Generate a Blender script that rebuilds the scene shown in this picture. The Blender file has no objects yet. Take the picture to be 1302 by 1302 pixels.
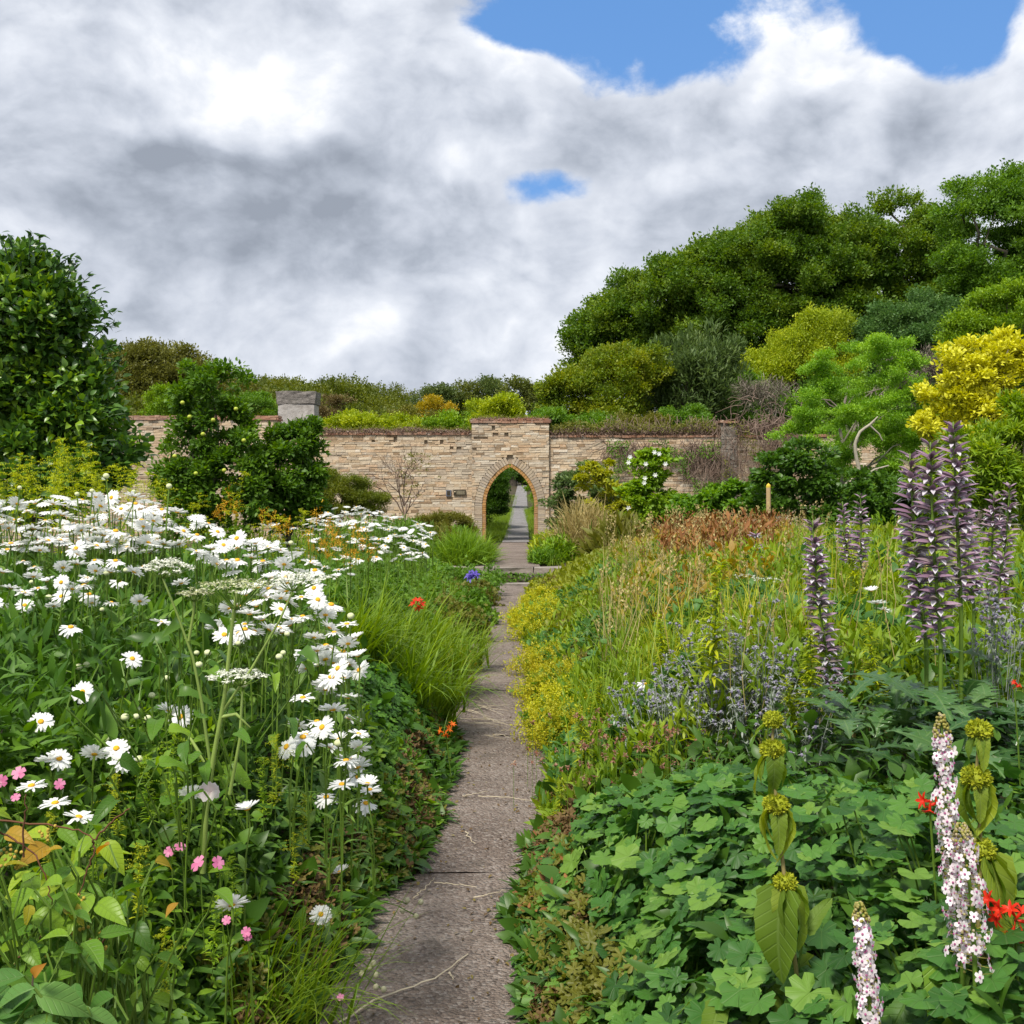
import bpy, math, random, os
import numpy as np
rng = np.random.default_rng(11)
random.seed(11)
sc = bpy.context.scene
col = sc.collection
# photograph geometry: level camera 1.75 m above the lower path, looking along +Y
F, CX, HY, EYE = 1400.0, 651.0, 612.0, 1.75
def P(px, py, Y):
    return np.array([(px - CX) / F * Y, Y, EYE - (py - HY) / F * Y])
def topx(p):
    return CX + p[:, 0] / p[:, 1] * F, HY + (EYE - p[:, 2]) / p[:, 1] * F
def R(d): return math.radians(d)
def norm(a):
    a = np.asarray(a, float)
    return a / np.maximum(np.linalg.norm(a, axis=-1, keepdims=True), 1e-9)
def sstep(a, b, x):
    t = np.clip((x - a) / (b - a), 0, 1)
    return t * t * (3 - 2 * t)

# ------------------------------------------------------------------ node helpers
class NT:
    def __init__(s, nt):
        s.nt = nt
        for n in list(nt.nodes): nt.nodes.remove(n)
    def n(s, t, **kw):
        o = s.nt.nodes.new(t)
        for k, v in kw.items(): setattr(o, k, v)
        return o
    def lk(s, a, b): s.nt.links.new(a, b)
    def put(s, sock, v):
        if hasattr(v, 'is_linked') or hasattr(v, 'links'): s.lk(v, sock)
        else:
            if isinstance(v, (tuple, list)) and len(v) == 3 and sock.type == 'RGBA': v = (*v, 1)
            sock.default_value = v
    def math(s, op, a, b=0.0, c=None, clamp=False):
        m = s.n('ShaderNodeMath', operation=op, use_clamp=clamp)
        s.put(m.inputs[0], a); s.put(m.inputs[1], b)
        if c is not None: s.put(m.inputs[2], c)
        return m.outputs[0]
    def mix(s, f, a, b, bt='MIX'):
        m = s.n('ShaderNodeMix', data_type='RGBA', blend_type=bt)
        s.put(m.inputs[0], f); s.put(m.inputs[6], a); s.put(m.inputs[7], b)
        return m.outputs[2]
    def rng(s, v, a, b, c=0.0, d=1.0, it='LINEAR'):
        m = s.n('ShaderNodeMapRange', interpolation_type=it)
        for i, x in enumerate((v, a, b, c, d)): s.put(m.inputs[i], x)
        return m.outputs[0]
    def noise(s, vec, scale, detail=4, rough=.55, dist=0.0):
        m = s.n('ShaderNodeTexNoise')
        if vec is not None: s.lk(vec, m.inputs['Vector'])
        m.inputs['Scale'].default_value = scale; m.inputs['Detail'].default_value = detail
        m.inputs['Roughness'].default_value = rough; m.inputs['Distortion'].default_value = dist
        return m.outputs[0]
    def ramp(s, f, stops, interp='LINEAR'):
        m = s.n('ShaderNodeValToRGB'); cr = m.color_ramp; cr.interpolation = interp
        while len(cr.elements) < len(stops): cr.elements.new(0.5)
        for e, (p, c) in zip(cr.elements, stops):
            e.position = p; e.color = (*c, 1)
        s.put(m.inputs[0], f)
        return m.outputs[0]

# ------------------------------------------------------------------ world, sun, camera
SUN_EL, SUN_AZ = 56.0, -152.0      # azimuth from +Y, clockwise positive; behind and left of the camera
w = bpy.data.worlds.new("World"); sc.world = w; w.use_nodes = True
w.cycles.sampling_method = 'MANUAL'; w.cycles.sample_map_resolution = 256
t = NT(w.node_tree)
out = t.n('ShaderNodeOutputWorld'); bg = t.n('ShaderNodeBackground'); bg.inputs[1].default_value = 0.1
t.lk(bg.outputs[0], out.inputs[0])
sky = t.n('ShaderNodeTexSky', sky_type='NISHITA', sun_disc=False)
sky.sun_elevation = R(SUN_EL); sky.sun_rotation = R(SUN_AZ); sky.dust_density = .6; sky.ozone_density = 3.0
tc = t.n('ShaderNodeTexCoord'); sp = t.n('ShaderNodeSeparateXYZ'); t.lk(tc.outputs['Generated'], sp.inputs[0])
az = t.math('ARCTAN2', sp.outputs[0], sp.outputs[1]); el = t.math('ARCSINE', sp.outputs[2])
def azel(px, py):
    x, z = (px - CX) / F, (HY - py) / F
    return math.atan2(x, 1), math.atan2(z, math.hypot(x, 1))
cv = t.n('ShaderNodeCombineXYZ'); t.lk(az, cv.inputs[0]); t.put(cv.inputs[1], t.math('MULTIPLY', el, 1.35))
vec = cv.outputs[0]
# domain warp
wn = t.n('ShaderNodeTexNoise'); t.lk(vec, wn.inputs['Vector']); wn.inputs['Scale'].default_value = 5; wn.inputs['Detail'].default_value = 3
wv = t.n('ShaderNodeVectorMath', operation='SCALE'); t.lk(wn.outputs['Color'], wv.inputs[0]); wv.inputs['Scale'].default_value = .07
va = t.n('ShaderNodeVectorMath', operation='ADD'); t.lk(vec, va.inputs[0]); t.lk(wv.outputs[0], va.inputs[1]); vec2 = va.outputs[0]
wsep = t.n('ShaderNodeSeparateXYZ'); t.lk(wn.outputs['Color'], wsep.inputs[0])
azw = t.math('ADD', az, t.math('MULTIPLY', t.math('SUBTRACT', wsep.outputs[0], .5), .10))
elw = t.math('ADD', el, t.math('MULTIPLY', t.math('SUBTRACT', wsep.outputs[1], .5), .07))
wc = t.n('ShaderNodeCombineXYZ'); t.lk(azw, wc.inputs[0]); t.lk(elw, wc.inputs[1])
def blobs(lst, base):
    acc = base
    for px, py, sx, sy, a in lst:
        A_, E_ = azel(px, py)
        m = t.n('ShaderNodeVectorMath', operation='MULTIPLY_ADD'); t.lk(wc.outputs[0], m.inputs[0])
        m.inputs[1].default_value = (F / sx, F / sy, 0); m.inputs[2].default_value = (-A_ * F / sx, -E_ * F / sy, 0)
        dd = t.n('ShaderNodeVectorMath', operation='DOT_PRODUCT'); t.lk(m.outputs[0], dd.inputs[0]); t.lk(m.outputs[0], dd.inputs[1])
        acc = t.math('MULTIPLY_ADD', t.math('POWER', .3679, dd.outputs['Value']), a, acc)
    return acc
cov = blobs([(850, -5, 290, 112, -1.6), (930, 85, 90, 50, -.45), (1215, -10, 90, 85, -1.5), (695, 236, 75, 36, -1.15), (650, 48, 60, 30, -.6),
             (785, 170, 110, 42, .65), (1085, 118, 85, 46, .70), (580, 490, 60, 12, -.6), (1000, -320, 600, 150, -.9), (250, 250, 300, 150, .35), (670, 95, 50, 35, .35)], .80)
def sns(v, s, d, r):
    m = t.n('ShaderNodeTexNoise'); t.lk(v, m.inputs['Vector']); m.inputs['Scale'].default_value = s
    m.inputs['Detail'].default_value = d; m.inputs['Roughness'].default_value = r; return m.outputs[0]
offv = t.n('ShaderNodeVectorMath', operation='ADD'); t.lk(vec2, offv.inputs[0]); offv.inputs[1].default_value = (-.014, .03, 0)
n1 = sns(vec2, 6.0, 8, .60); n2 = sns(offv.outputs[0], 6.0, 4, .52)
def billow(v):
    m = t.n('ShaderNodeTexNoise', noise_type='RIDGED_MULTIFRACTAL'); t.lk(v, m.inputs['Vector']); m.inputs['Scale'].default_value = 5.5
    m.inputs['Detail'].default_value = 5; m.inputs['Roughness'].default_value = .52; m.inputs['Lacunarity'].default_value = 2.1; m.inputs['Offset'].default_value = 1.0; m.inputs['Gain'].default_value = 1.6
    return m.outputs[0]
bl = t.rng(billow(vec2), .2, 2.2, 1, 0)
dens = t.math('ADD', t.math('MULTIPLY_ADD', n1, 2.4, -.72), cov)
dens = t.math('MULTIPLY_ADD', bl, .5, t.math('SUBTRACT', dens, .25))
mask = t.rng(dens, .08, .52, 0, 1, 'SMOOTHSTEP')
relief = t.math('SUBTRACT', n1, n2); n3 = sns(vec, 3.1, 1, .5)
bright = blobs([(270, 197, 240, 26, -.52), (300, 300, 360, 70, -.50), (60, 130, 90, 50, -.14), (190, 400, 240, 30, -.10), (560, 150, 50, 40, -.10), (600, 5, 90, 26, -.30),
                (800, 165, 120, 45, -.36), (1190, 145, 70, 36, -.30), (1050, 115, 45, 26, -.2), (900, 270, 330, 50, -.18), (830, 330, 90, 50, -.12),
                (280, 90, 260, 60, .20), (670, 80, 50, 40, .25), (1100, 70, 150, 46, .34), (650, 285, 110, 45, .22), (858, 290, 25, 35, .3),
                (520, 440, 180, 40, .12), (1100, 190, 200, 40, .06)], .50)
br = t.math('MULTIPLY_ADD', t.math('SUBTRACT', bl, .62), .62, t.math('MULTIPLY_ADD', relief, 2.3, bright))
edge = t.rng(dens, .3, .75, .16, 0, 'SMOOTHSTEP')
br = t.math('ADD', edge, t.math('MULTIPLY_ADD', t.math('SUBTRACT', n3, .5), .35, br))
br = t.math('MULTIPLY_ADD', br, .74, .20)
CL = 7.0
ccol = t.ramp(br, [(0.0, (.25*CL, .28*CL, .335*CL)), (.20, (.345*CL, .38*CL, .445*CL)), (.42, (.475*CL, .51*CL, .58*CL)), (.66, (.62*CL, .65*CL, .71*CL)), (.97, (.90*CL, .895*CL, .88*CL))])
blue = t.mix(.7, sky.outputs[0], (.085*CL, .24*CL, .56*CL))
t.lk(t.mix(mask, blue, ccol), bg.inputs[0])

sd = bpy.data.lights.new("sun", 'SUN'); sd.energy = 2.7; sd.angle = R(12); sd.color = (1.0, .93, .82)
so = bpy.data.objects.new("sun", sd); col.objects.link(so)
dv = np.array([math.sin(R(SUN_AZ)) * math.cos(R(SUN_EL)), math.cos(R(SUN_AZ)) * math.cos(R(SUN_EL)), math.sin(R(SUN_EL))])
from mathutils import Vector
so.rotation_euler = Vector(dv).to_track_quat('Z', 'Y').to_euler(); so.location = (-10, -10, 20)
cd = bpy.data.cameras.new("camera"); cam = bpy.data.objects.new("camera", cd); col.objects.link(cam)
cam.location = (0, 0, EYE); cam.rotation_euler = (R(90), 0, 0)
cd.sensor_width = 36; cd.lens = F / 1302 * 36; cd.shift_y = -(651 - HY) / 1302; cd.clip_start = .05; cd.clip_end = 2000
sc.camera = cam
sc.view_settings.view_transform = 'Standard'; sc.view_settings.look = 'None'; sc.view_settings.gamma = 1
sc.view_settings.exposure = 0.95
sc.cycles.max_bounces = 8; sc.cycles.transparent_max_bounces = 4
# ------------------------------------------------------------------ mesh builder
class MB:
    def __init__(s): s.v = []; s.t = []; s.r = []; s.u = []; s.n = 0
    def add(s, v, tr, r=None, uv=None):
        v = np.asarray(v, float).reshape(-1, 3); tr = np.asarray(tr, int).reshape(-1, 3)
        if r is None: r = rng.random()
        r = np.broadcast_to(np.asarray(r, float), (len(v),))
        s.v.append(v); s.t.append(tr + s.n); s.r.append(r); s.u.append(v[:, :2] * 0 if uv is None else uv); s.n += len(v)
    def scatter(s, T, Pn, D, N, S, r=None):
        tv, tt = T
        Pn = np.asarray(Pn, float).reshape(-1, 3); n = len(Pn)
        if n == 0: return
        D = norm(np.broadcast_to(D, Pn.shape)); N = np.broadcast_to(N, Pn.shape)
        X = norm(np.cross(D, N)); N2 = np.cross(X, D)
        S = np.broadcast_to(np.asarray(S, float), (n,))[:, None, None]
        V = Pn[:, None] + S * (tv[None, :, 0:1] * X[:, None] + tv[None, :, 1:2] * D[:, None] + tv[None, :, 2:3] * N2[:, None])
        if r is None: r = rng.random(n)
        k = len(tv)
        s.v.append(V.reshape(-1, 3)); s.r.append(np.repeat(np.broadcast_to(r, (n,)), k))
        s.u.append(np.tile(tv[:, :2], (n, 1)))
        s.t.append((tt[None] + (np.arange(n) * k)[:, None, None]).reshape(-1, 3) + s.n); s.n += n * k
    def multi(s, Ts, Pn, D, N, S, r=None):
        Pn = np.asarray(Pn, float).reshape(-1, 3); n = len(Pn)
        D = np.broadcast_to(D, Pn.shape); N = np.broadcast_to(N, Pn.shape); S = np.broadcast_to(S, (n,))
        if r is None: r = rng.random(n)
        r = np.broadcast_to(r, (n,)); k = rng.integers(0, len(Ts), n)
        for i, T in enumerate(Ts):
            m = k == i; s.scatter(T, Pn[m], D[m], N[m], S[m], r[m])
    def tube(s, pts, rad, sides=4, r=None):
        pts = np.asarray(pts, float); n = len(pts); rad = np.broadcast_to(rad, (n,))
        d = norm(np.gradient(pts, axis=0)); ref = np.where(np.abs(d[:, 2:3]) > .9, [[1., 0, 0]], [[0, 0, 1.]])
        if n > 1: ref = np.broadcast_to(ref[0], d.shape)
        a = norm(np.cross(d, ref)); b = np.cross(d, a)
        th = np.arange(sides) / sides * 2 * math.pi
        V = pts[:, None] + rad[:, None, None] * (np.cos(th)[None, :, None] * a[:, None] + np.sin(th)[None, :, None] * b[:, None])
        tr = []
        for i in range(n - 1):
            for j in range(sides):
                p, q = i * sides + j, i * sides + (j + 1) % sides
                tr += [(p, q, q + sides), (p, q + sides, p + sides)]
        V = np.vstack([V.reshape(-1, 3), pts[-1:] + d[-1] * rad[-1]])
        k = len(V) - 1
        for j in range(sides): tr.append(((n - 1) * sides + j, (n - 1) * sides + (j + 1) % sides, k))
        s.add(V, tr, r)
    def hexa(s, c8, r=None):
        # corners: x0y0z0 x1y0z0 x1y0z1 x0y0z1 then the same at y1
        f = [(0, 1, 2), (0, 2, 3), (5, 4, 7), (5, 7, 6), (4, 0, 3), (4, 3, 7), (1, 5, 6), (1, 6, 2), (3, 2, 6), (3, 6, 7), (4, 5, 1), (4, 1, 0)]
        s.add(c8, f, r)
    def box(s, x0, x1, y0, y1, z0, z1, r=None, j=0.0):
        c = np.array([(x0, y0, z0), (x1, y0, z0), (x1, y0, z1), (x0, y0, z1), (x0, y1, z0), (x1, y1, z0), (x1, y1, z1), (x0, y1, z1)], float)
        if j: c = c + rng.normal(0, j, c.shape)
        s.hexa(c, r)
    def ball(s, c, rad, r=None, nu=8, nv=5, squash=1.0):
        vs = [(0, 0, 1)]
        for i in range(1, nv):
            a = math.pi * i / nv
            for k in range(nu):
                b = 2 * math.pi * k / nu; vs.append((math.sin(a) * math.cos(b), math.sin(a) * math.sin(b), math.cos(a)))
        vs.append((0, 0, -1)); tr = []
        for k in range(nu): tr.append((0, 1 + k, 1 + (k + 1) % nu))
        for i in range(nv - 2):
            for k in range(nu):
                p, q = 1 + i * nu + k, 1 + i * nu + (k + 1) % nu
                tr += [(p, p + nu, q + nu), (p, q + nu, q)]
        L = len(vs) - 1
        for k in range(nu): tr.append((1 + (nv - 2) * nu + k, L, 1 + (nv - 2) * nu + (k + 1) % nu))
        v = np.array(vs) * np.array([1, 1, squash]) * rad + np.asarray(c)
        s.add(v, tr, r)
    def build(s, name, mat, parent=None, smooth=False, uv=False):
        me = bpy.data.meshes.new(name)
        V = np.concatenate(s.v).astype(np.float32); T = np.concatenate(s.t).astype(np.int32); r = np.concatenate(s.r).astype(np.float32)
        me.vertices.add(len(V)); me.vertices.foreach_set('co', V.ravel())
        me.loops.add(T.size); me.loops.foreach_set('vertex_index', T.ravel())
        me.polygons.add(len(T)); me.polygons.foreach_set('loop_start', np.arange(0, T.size, 3, dtype=np.int32))
        me.polygons.foreach_set("use_smooth", np.full(len(T), smooth))
        a = me.attributes.new('rnd', 'FLOAT', 'POINT'); a.data.foreach_set('value', r)
        if uv:
            a = me.attributes.new('luv', 'FLOAT2', 'POINT'); a.data.foreach_set('vector', np.concatenate(s.u).astype(np.float32).ravel())
        me.update(calc_edges=True)
        me.materials.append(mat)
        o = bpy.data.objects.new(name, me); col.objects.link(o)
        if parent is not None: o.parent = parent
        return o

def thing(name, label, cat, loc=(0, 0, 0), group=None):
    o = bpy.data.objects.new(name, None); col.objects.link(o); o.location = tuple(float(x) for x in loc)
    o.empty_display_size = .1
    o['label'] = label; o['category'] = cat
    if group: o['group'] = group
    return o
def tag(o, label, cat, group=None):
    o['label'] = label; o['category'] = cat
    if group: o['group'] = group
    return o
def stuff(o, label, cat): tag(o, label, cat); o['kind'] = 'stuff'; return o
def struct(o): o['kind'] = 'structure'; return o
def dup(root, loc, rz=0.0, label=None, group=None, scale=1.0, tilt=None):
    r = root.copy(); col.objects.link(r); r.location = tuple(float(x) for x in loc)
    r.rotation_euler = (tilt[0] if tilt else 0, tilt[1] if tilt else 0, rz); r.scale = (scale,) * 3
    if label: r['label'] = label
    if group: r['group'] = group
    for ch in list(root.children):
        c = ch.copy(); col.objects.link(c); c.parent = r
        for g in ch.children:
            d = g.copy(); col.objects.link(d); d.parent = c
    return r

# ------------------------------------------------------------------ leaf templates: base at origin, growing along +Y, face towards +Z
def A(v): return np.array(v, float)
T_dia = (A([(0, 0, 0), (-.3, .45, .08), (0, 1, -.05), (.3, .45, .08)]), np.array([(0, 3, 2), (0, 2, 1)]))
def t_strip(wf, n=4, fold=.12, curl=.3, wave=0.0):
    v = []; tr = []
    for i in range(n + 1):
        u = i / n; w_ = wf(u); z = -curl * u * u; y = u * (1 - .25 * curl * u)
        wz = wave * math.sin(u * 9)
        if w_ < 1e-6: v.append((0, y, z)); continue
        v += [(-w_, y, z + fold * w_ * 2 + wz), (0, y, z), (w_, y, z + fold * w_ * 2 - wz)]
    # build indices row by row
    rows = []; k = 0
    for i in range(n + 1):
        if wf(i / n) < 1e-6: rows.append([k]); k += 1
        else: rows.append([k, k + 1, k + 2]); k += 3
    for a, b in zip(rows[:-1], rows[1:]):
        if len(a) == 1 and len(b) == 3: tr += [(a[0], b[1], b[0]), (a[0], b[2], b[1])]
        elif len(a) == 3 and len(b) == 1: tr += [(a[0], a[1], b[0]), (a[1], a[2], b[0])]
        elif len(a) == 3: tr += [(a[0], a[1], b[1]), (a[0], b[1], b[0]), (a[1], a[2], b[2]), (a[1], b[2], b[1])]
    return (A(v), np.array(tr))
def oval(w_, n=4, **k): return t_strip(lambda u: 0 if u in (0, 1) else w_ * math.sin(math.pi * u ** .75) * 1.0, n, **k)
T_oval = [oval(.26, 4, curl=.25), oval(.30, 4, curl=.45, fold=.2), oval(.24, 4, curl=.1, fold=.05)]
T_lance = [oval(.12, 4, curl=.35), oval(.10, 4, curl=.6, fold=.2), oval(.13, 4, curl=.15)]
T_big = [oval(.23, 8, curl=.35, fold=.22, wave=.012), oval(.26, 8, curl=.6, fold=.15, wave=.02), oval(.20, 8, curl=.2, fold=.3, wave=.015)]
T_blade = [t_strip(lambda u, a=a: 0 if u == 1 else .018 * (1 - u) ** .6 + .002, 6, fold=.3, curl=c) for a, c in ((1, .35), (1, .8), (1, 1.3), (1, .1))]
for i in range(4):   # proper arched blades
    b = (.5, 1.1, 1.9, .2)[i]; v = []; n = 6; tr = []; x = y = 0.0
    for k in range(n + 1):
        u = k / n; ang = b * u ** 1.3
        w_ = .016 * (1 - u) ** .7
        v += [(-w_, y, -x), (w_, y, -x)] if k < n else [(0, y, -x)]
        y += math.cos(ang) / n; x += math.sin(ang) / n
    for k in range(n - 1): p = 2 * k; tr += [(p, p + 1, p + 3), (p, p + 3, p + 2)]
    tr.append((2 * n - 2, 2 * n - 1, 2 * n)); T_blade[i] = (A(v), np.array(tr))
def t_spray(k, spread, ls, seed):
    rg = np.random.default_rng(seed); vs = []; ts = []; n = 0
    for i in range(k):
        p = rg.normal(0, spread, 3) + (0, .35, 0); d = norm(rg.normal(0, 1, 3) + (0, .8, 0)); nn = norm(rg.normal(0, .45, 3) + (0, 0, 1))
        x = norm(np.cross(d, nn)); n2 = np.cross(x, d); s_ = ls * rg.uniform(.7, 1.25)
        vs.append(p + s_ * (T_dia[0][:, 0:1] * x + T_dia[0][:, 1:2] * d + T_dia[0][:, 2:3] * n2)); ts.append(T_dia[1] + n); n += 4
    return (np.vstack(vs), np.vstack(ts))
T_spray = [t_spray(6, .26, .42, i) for i in range(4)]
def t_palm(lobes, depth, n, pleat=.05, cup=.12, seed=0, crenate=.03, gap=.5):
    # rounded lobed leaf, petiole at origin, blade spread round it
    rg = np.random.default_rng(seed); v = [(0, 0, 0)]; rings = 2; tot = 2 * math.pi - gap
    ph = [-tot / 2 + tot * i / (n - 1) for i in range(n)]
    for r_ in (.5, 1.0):
        for i, a in enumerate(ph):
            q = (a + tot / 2) / tot * lobes; lob = abs(math.sin(math.pi * q))
            rad = (1 - depth) + depth * lob ** .55 if r_ == 1 else 1 - depth * .5
            if r_ == 1: rad += crenate * (1 if i % 2 else -1)
            rad *= r_ * .5 * (1 + .06 * math.cos(a))
            z = cup * rad - .25 * cup * (r_ ** 3) * 2 + pleat * (lob - .5) * r_ + rg.normal(0, .008)
            v.append((rad * math.sin(a), rad * math.cos(a) + .0, z))
    tr = []
    for i in range(n - 1):
        tr.append((0, 1 + i + 1, 1 + i)); a, b = 1 + i, 1 + i + n
        tr += [(a, a + 1, b + 1), (a, b + 1, b)]
    return (A(v), np.array(tr))
T_ger = [t_palm(7, .22, 29, seed=1), t_palm(7, .26, 29, cup=.25, seed=2), t_palm(5, .30, 29, cup=.02, seed=3, pleat=.08)]
T_gers = [t_palm(5, .55, 21, seed=4, crenate=.02), t_palm(5, .5, 21, cup=.3, seed=5, crenate=.02)]
T_cut = [t_palm(5, .8, 21, seed=6, crenate=.0, gap=.8), t_palm(5, .75, 21, cup=.3, seed=7, crenate=0, gap=.8)]

# ------------------------------------------------------------------ materials
MATS = {}
def newmat(name):
    m = bpy.data.materials.new(name); m.use_nodes = True; return m, NT(m.node_tree)
def leafmat(name, cols, rough=.5, trans=.38, spec=.35, veins=0, patch=.0, pscale=1.2):
    """cols: darkest to brightest leaf colours, picked per leaf"""
    if name in MATS: return MATS[name]
    cols = [(c_[0] * 1.32 + .004, c_[1] * 1.22, c_[2] * .85) if c_[1] > c_[0] * 1.1 and c_[1] > 1.5 * c_[2] else c_ for c_ in cols]
    m, t = newmat(name)
    at = t.n('ShaderNodeAttribute', attribute_name='rnd'); f = at.outputs['Fac']
    if patch:
        ge = t.n('ShaderNodeNewGeometry'); nz = t.noise(ge.outputs['Position'], pscale, 2)
        f = t.math('ADD', t.math('MULTIPLY', f, 1 - patch), t.math('MULTIPLY', t.rng(nz, .3, .7), patch))
    n = len(cols); c = t.ramp(f, [(i / max(n - 1, 1), c_) for i, c_ in enumerate(cols)])
    if veins:
        uv = t.n('ShaderNodeAttribute', attribute_name='luv'); s3 = t.n('ShaderNodeSeparateXYZ'); t.lk(uv.outputs['Vector'], s3.inputs[0])
        ax = t.math('ABSOLUTE', s3.outputs[0])
        mid = t.rng(ax, .0, .022, 1, 0)
        if veins == 1:
            side = t.math('SINE', t.math('MULTIPLY', t.math('SUBTRACT', s3.outputs[1], t.math('MULTIPLY', ax, .9)), 52))
            side = t.rng(side, .8, 1, 0, .6)
        else:
            an = t.math('ARCTAN2', s3.outputs[0], s3.outputs[1])
            side = t.rng(t.math('COSINE', t.math('MULTIPLY', an, 8.1)), .86, 1, 0, .7)
        vn = t.math('MAXIMUM', mid, side)
        c = t.mix(t.math('MULTIPLY', vn, .30 if veins == 1 else .16), c, t.mix(.6, c, (.40, .55, .2)))
    p = t.n('ShaderNodeBsdfPrincipled'); t.lk(c, p.inputs['Base Color']); p.inputs['Roughness'].default_value = rough
    p.inputs['Specular IOR Level'].default_value = spec
    tr = t.n('ShaderNodeBsdfTranslucent'); hs = t.n('ShaderNodeHueSaturation'); t.lk(c, hs.inputs['Color']); hs.inputs['Hue'].default_value = .49
    hs.inputs['Saturation'].default_value = 1.1; hs.inputs['Value'].default_value = 1.35; t.lk(hs.outputs[0], tr.inputs[0])
    mx = t.n('ShaderNodeMixShader'); mx.inputs[0].default_value = trans; t.lk(p.outputs[0], mx.inputs[1]); t.lk(tr.outputs[0], mx.inputs[2])
    if veins:
        bp = t.n('ShaderNodeBump'); bp.inputs['Strength'].default_value = .5; bp.inputs['Distance'].default_value = .004
        t.lk(t.math('SUBTRACT', 1.0, vn), bp.inputs['Height']); t.lk(bp.outputs[0], p.inputs['Normal'])
    o = t.n('ShaderNodeOutputMaterial'); t.lk(mx.outputs[0], o.inputs[0])
    MATS[name] = m; return m
def plainmat(name, cols, rough=.8, spec=.25, bump=0, bscale=30, nscale=8, mixn=.5, pos=True):
    if name in MATS: return MATS[name]
    m, t = newmat(name)
    at = t.n('ShaderNodeAttribute', attribute_name='rnd'); ge = t.n('ShaderNodeNewGeometry' if pos else 'ShaderNodeTexCoord'); vec_ = ge.outputs['Position' if pos else 'Object']
    nz = t.noise(vec_, nscale, 5, .6)
    f = t.math('ADD', t.math('MULTIPLY', at.outputs['Fac'], 1 - mixn), t.math('MULTIPLY', t.rng(nz, .3, .7), mixn))
    n = len(cols); c = t.ramp(f, [(i / max(n - 1, 1), c_) for i, c_ in enumerate(cols)])
    p = t.n('ShaderNodeBsdfPrincipled'); t.lk(c, p.inputs['Base Color']); p.inputs['Roughness'].default_value = rough
    p.inputs['Specular IOR Level'].default_value = spec
    if bump:
        bp = t.n('ShaderNodeBump'); bp.inputs['Strength'].default_value = 1; bp.inputs['Distance'].default_value = bump
        t.lk(t.noise(vec_, bscale, 6, .65), bp.inputs['Height']); t.lk(bp.outputs[0], p.inputs['Normal'])
    o = t.n('ShaderNodeOutputMaterial'); t.lk(p.outputs[0], o.inputs[0])
    MATS[name] = m; return m

M_dark = leafmat('dark_leaf', [(.025, .07, .016), (.045, .125, .022), (.08, .18, .03)], rough=.4, patch=.3)
M_glossy = leafmat('glossy_leaf', [(.022, .07, .022), (.04, .115, .028), (.08, .19, .035), (.18, .32, .03)], rough=.36, trans=.3, spec=.6)
M_mid = leafmat('mid_leaf', [(.04, .11, .018), (.08, .19, .025), (.15, .29, .035)], patch=.4)
M_bright = leafmat('bright_leaf', [(.07, .16, .015), (.13, .26, .02), (.22, .36, .03)], patch=.3)
M_lime = leafmat('lime_leaf', [(.12, .20, .012), (.22, .32, .018), (.36, .44, .025)], patch=.3)
M_oak = leafmat('canopy_leaf', [(.035, .095, .018), (.075, .165, .022), (.17, .26, .03)], patch=.45, pscale=.6)
M_oakw = leafmat('warm_canopy_leaf', [(.04, .075, .014), (.085, .125, .018), (.15, .18, .03)], patch=.45, pscale=.5)
M_grey = leafmat('grey_green_leaf', [(.04, .08, .035), (.07, .13, .05), (.12, .19, .07)], patch=.35)
M_gold = leafmat('golden_leaf', [(.40, .42, .02), (.60, .60, .03), (.74, .74, .06)], trans=.3)
M_yell = leafmat('yellow_flower', [(.34, .38, .015), (.50, .50, .012), (.62, .58, .02)], trans=.3)
M_grass = leafmat('grass_blade', [(.07, .15, .018), (.13, .24, .022), (.22, .34, .03)], rough=.45, patch=.3)
M_straw = leafmat('straw_blade', [(.26, .22, .08), (.42, .34, .13), (.55, .46, .22)], rough=.6, trans=.25)
M_olive = leafmat('olive_leaf', [(.07, .10, .02), (.13, .15, .03), (.20, .20, .04)], patch=.4)
M_rust = leafmat('rust_seed', [(.13, .055, .02), (.24, .10, .03), (.36, .19, .05)], trans=.2, rough=.7)
M_brownl = leafmat('brown_leaf', [(.08, .05, .02), (.15, .09, .035), (.20, .17, .04)], trans=.2, rough=.7)
M_ger = leafmat('geranium_leaf', [(.016, .070, .016), (.034, .125, .026), (.064, .180, .036), (.12, .24, .048)], rough=.5, veins=2, trans=.3)
M_bigl = leafmat('broad_leaf', [(.03, .10, .02), (.07, .19, .02), (.14, .30, .025)], rough=.4, veins=1)
M_stem = leafmat('green_stem', [(.06, .13, .02), (.10, .19, .03)], trans=.1)
M_bark = plainmat('bark', [(.10, .085, .065), (.22, .19, .155)], bump=.02, bscale=14)
M_barkp = plainmat('pale_bark', [(.22, .20, .16), (.42, .38, .30)], bump=.01, bscale=14)
M_twig = plainmat('dead_twig', [(.09, .06, .045), (.20, .14, .11), (.30, .23, .19)])
M_white = leafmat('white_petal', [(.76, .77, .76), (.86, .87, .86)], trans=.3, rough=.6)
M_disc = plainmat('daisy_disc', [(.62, .30, .015), (.78, .46, .03)], nscale=300, pos=False)
M_bud = plainmat('daisy_bud', [(.45, .50, .25), (.66, .70, .42)])
M_silver = leafmat('silver_leaf', [(.13, .17, .12), (.24, .28, .23), (.38, .41, .38)], trans=.15, rough=.7)
M_pink = leafmat('pink_petal', [(.70, .18, .38), (.82, .32, .52)], trans=.4)
M_red = leafmat('red_petal', [(.62, .025, .008), (.80, .05, .012)], trans=.35)
M_orange = leafmat('orange_flower', [(.52, .24, .012), (.68, .44, .02)], trans=.3)
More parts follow.
